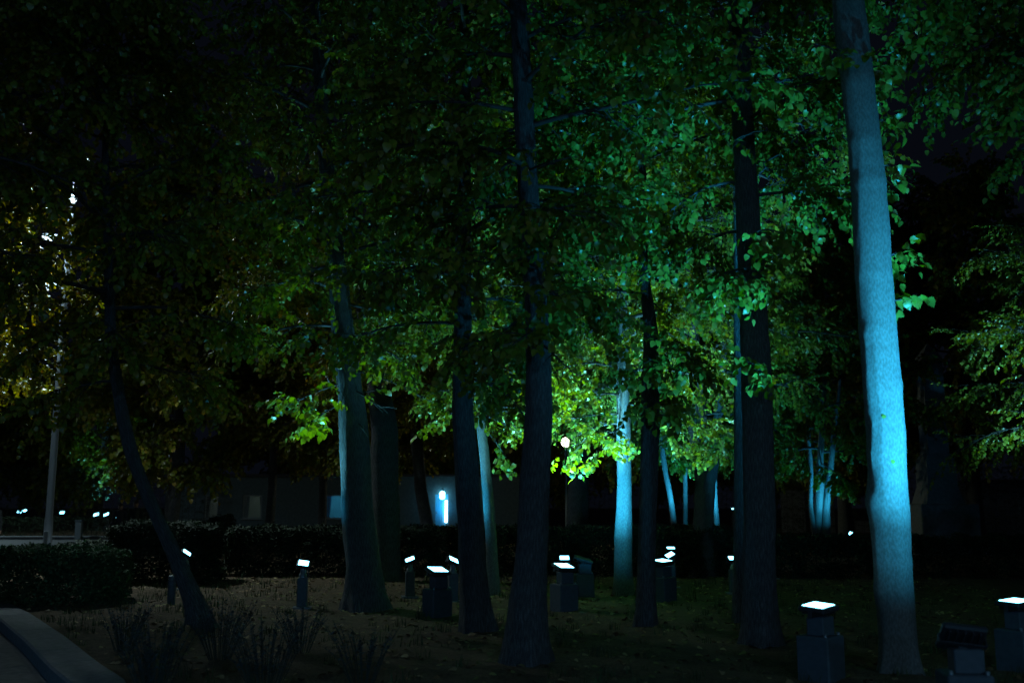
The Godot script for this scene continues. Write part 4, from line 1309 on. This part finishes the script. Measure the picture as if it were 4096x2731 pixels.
	var small := thing("path_lamp", "small distant lamp on a bent arm among the left-hand leaves", "street lamp", Vector3(-20.6, 0, -60.0))
	st = begin()
	tube(st, [Vector3(0, 0, 0), Vector3(0, 3.0, 0), Vector3(0, 5.2, 0), Vector3(0.08, 5.5, 0), Vector3(0.5, 5.72, 0)], [0.07, 0.06, 0.05, 0.05, 0.04], 10)
	obj("pole", st, mat.grey_metal, small)
	obj("lamp_head", block(Vector3(0.62, 5.73, 0), Vector3(0.42, 0.1, 0.22), 0.03), mat.grey_metal, small)
	obj("lamp_lens", block(Vector3(0.62, 5.672, 0), Vector3(0.34, 0.012, 0.16)), mat.lamp_glow, small)
	spot(small, Vector3(0.62, 5.62, 0), Vector3.DOWN, 70.0, 6.0, Color(0.9, 0.97, 1.0))

	# slatted bin between the column of floodlights and the forked tree
	var crate := thing("slatted_bin", "small brown slatted bin before the hedge, left of the forked trunk", "bin", Vector3(3.9, 0, -22.0))
	for k in 6:
		obj("slat", block(Vector3(0, 0.04 + k * 0.048, 0), Vector3(0.2, 0.04, 0.2 - 0.004 * (k % 2)), 0.004), mat.timber, crate)
	for s in [-1.0, 1.0]:
		for q in [-1.0, 1.0]:
			obj("corner_post", block(Vector3(s * 0.1, 0.14, q * 0.1), Vector3(0.025, 0.3, 0.025), 0.003), mat.timber, crate)

	# ---- hedges and plants
	hedge("clipped_bush", "broad clipped bush in front beside the kerb, leaf colour brightened for lamp glints", "bush", Vector3(-8.05, 0, -16.9), Vector3(3.1, 0.8, 1.5), 280.0, 0.6, "", Color(3.2, 3.2, 3.2))  # raised leaf tone paints in the glints of lamplight
	hedge("clipped_bush", "lower clipped bush behind, at the foot of the lamp mast", "bush", Vector3(-8.95, 0, -21.4), Vector3(1.3, 0.74, 1.2), 110.0, 0.7)
	hedge("clipped_hedge", "square end of hedge left of the thin leaning trunk", "hedge", Vector3(-7.1, 0, -20.9), Vector3(2.0, 1.12, 1.3), 300.0, 0.15)
	hedge("clipped_hedge", "long dark hedge across the middle before the pavilion", "hedge", Vector3(-0.7, 0, -23.0), Vector3(11.6, 1.0, 1.2), 240.0, 0.15)
	hedge("clipped_hedge", "lower dark hedge at right before the monument", "hedge", Vector3(9.8, 0, -22.4), Vector3(9.4, 0.82, 1.2), 150.0, 0.15)
	hedge("clipped_hedge", "far hedge along the kerb across the path", "hedge", Vector3(-28.0, 0, -50.0), Vector3(20.0, 0.85, 1.2), 45.0, 0.15)
	hedge("tall_shrubbery", "tall dark shrubbery beyond the far hedge at the left", "bush", Vector3(-27.0, 0, -57.0), Vector3(20.0, 3.6, 2.5), 16.0, 0.5)
	hedge("tall_shrubbery", "tall dark shrubbery far behind the white globe lamp", "bush", Vector3(8.5, 0, -66.0), Vector3(18.0, 3.4, 2.5), 16.0, 0.5)
	hedge("tall_shrubbery", "tall dark shrubbery behind the monument", "bush", Vector3(19.0, 0, -46.0), Vector3(14.0, 3.2, 2.2), 20.0, 0.5)
	hedge("round_shrub", "small round shrub before the pavilion wall between two windows", "bush", Vector3(-9.9, 0, -34.5), Vector3(0.7, 1.15, 0.7), 120.0, 1.0)
	hedge("leafy_shrub", "low bush lit green beside the column of floodlights", "bush", Vector3(3.55, 0, -22.15), Vector3(1.1, 0.95, 0.6), 140.0, 0.8)
	stalk_plant("tall stalky plant nearest the kerb's end at the bottom", -3.0, -8.7, 46, 0.62, 0.4, 301)
	stalk_plant("stalky plant at the bottom, below the lone slim floodlight", -2.15, -9.0, 46, 0.6, 0.42, 302)
	stalk_plant("stalky plant right of the thin leaning trunk's foot", -3.0, -10.6, 42, 0.6, 0.4, 303)
	stalk_plant("sparse stalky plant left of the middle trunk's foot", -1.35, -9.4, 28, 0.5, 0.4, 304)
	stalk_plant("stalky plant beside the kerb left of the leaning trunk", -4.25, -11.3, 36, 0.5, 0.35, 305)
	stalk_plant("stalky plant behind the lone bottom one, before the broad trunk", -2.3, -11.2, 34, 0.5, 0.35, 306)

	# ---- people on the path
	person("person in a dark coat cut off by the left edge of the picture", -15.45, -0.1, -30.0, 0.4, 1.76, Color(0.03, 0.032, 0.035), Color(0.03, 0.026, 0.024), 0.72, 0.7, false)
	person("person with a pale scarf walking left of the thin leaning trunk", -14.75, -0.1, -38.0, 0.3, 1.68, Color(0.035, 0.032, 0.045), Color(0.03, 0.03, 0.03), 0.85, -0.6, true)
	person("person in a dark green jacket partly behind the thin leaning trunk", -14.25, -0.1, -38.2, 0.2, 1.78, Color(0.035, 0.045, 0.035), Color(0.03, 0.03, 0.035), 0.9, 0.6, false)
	build_litter()
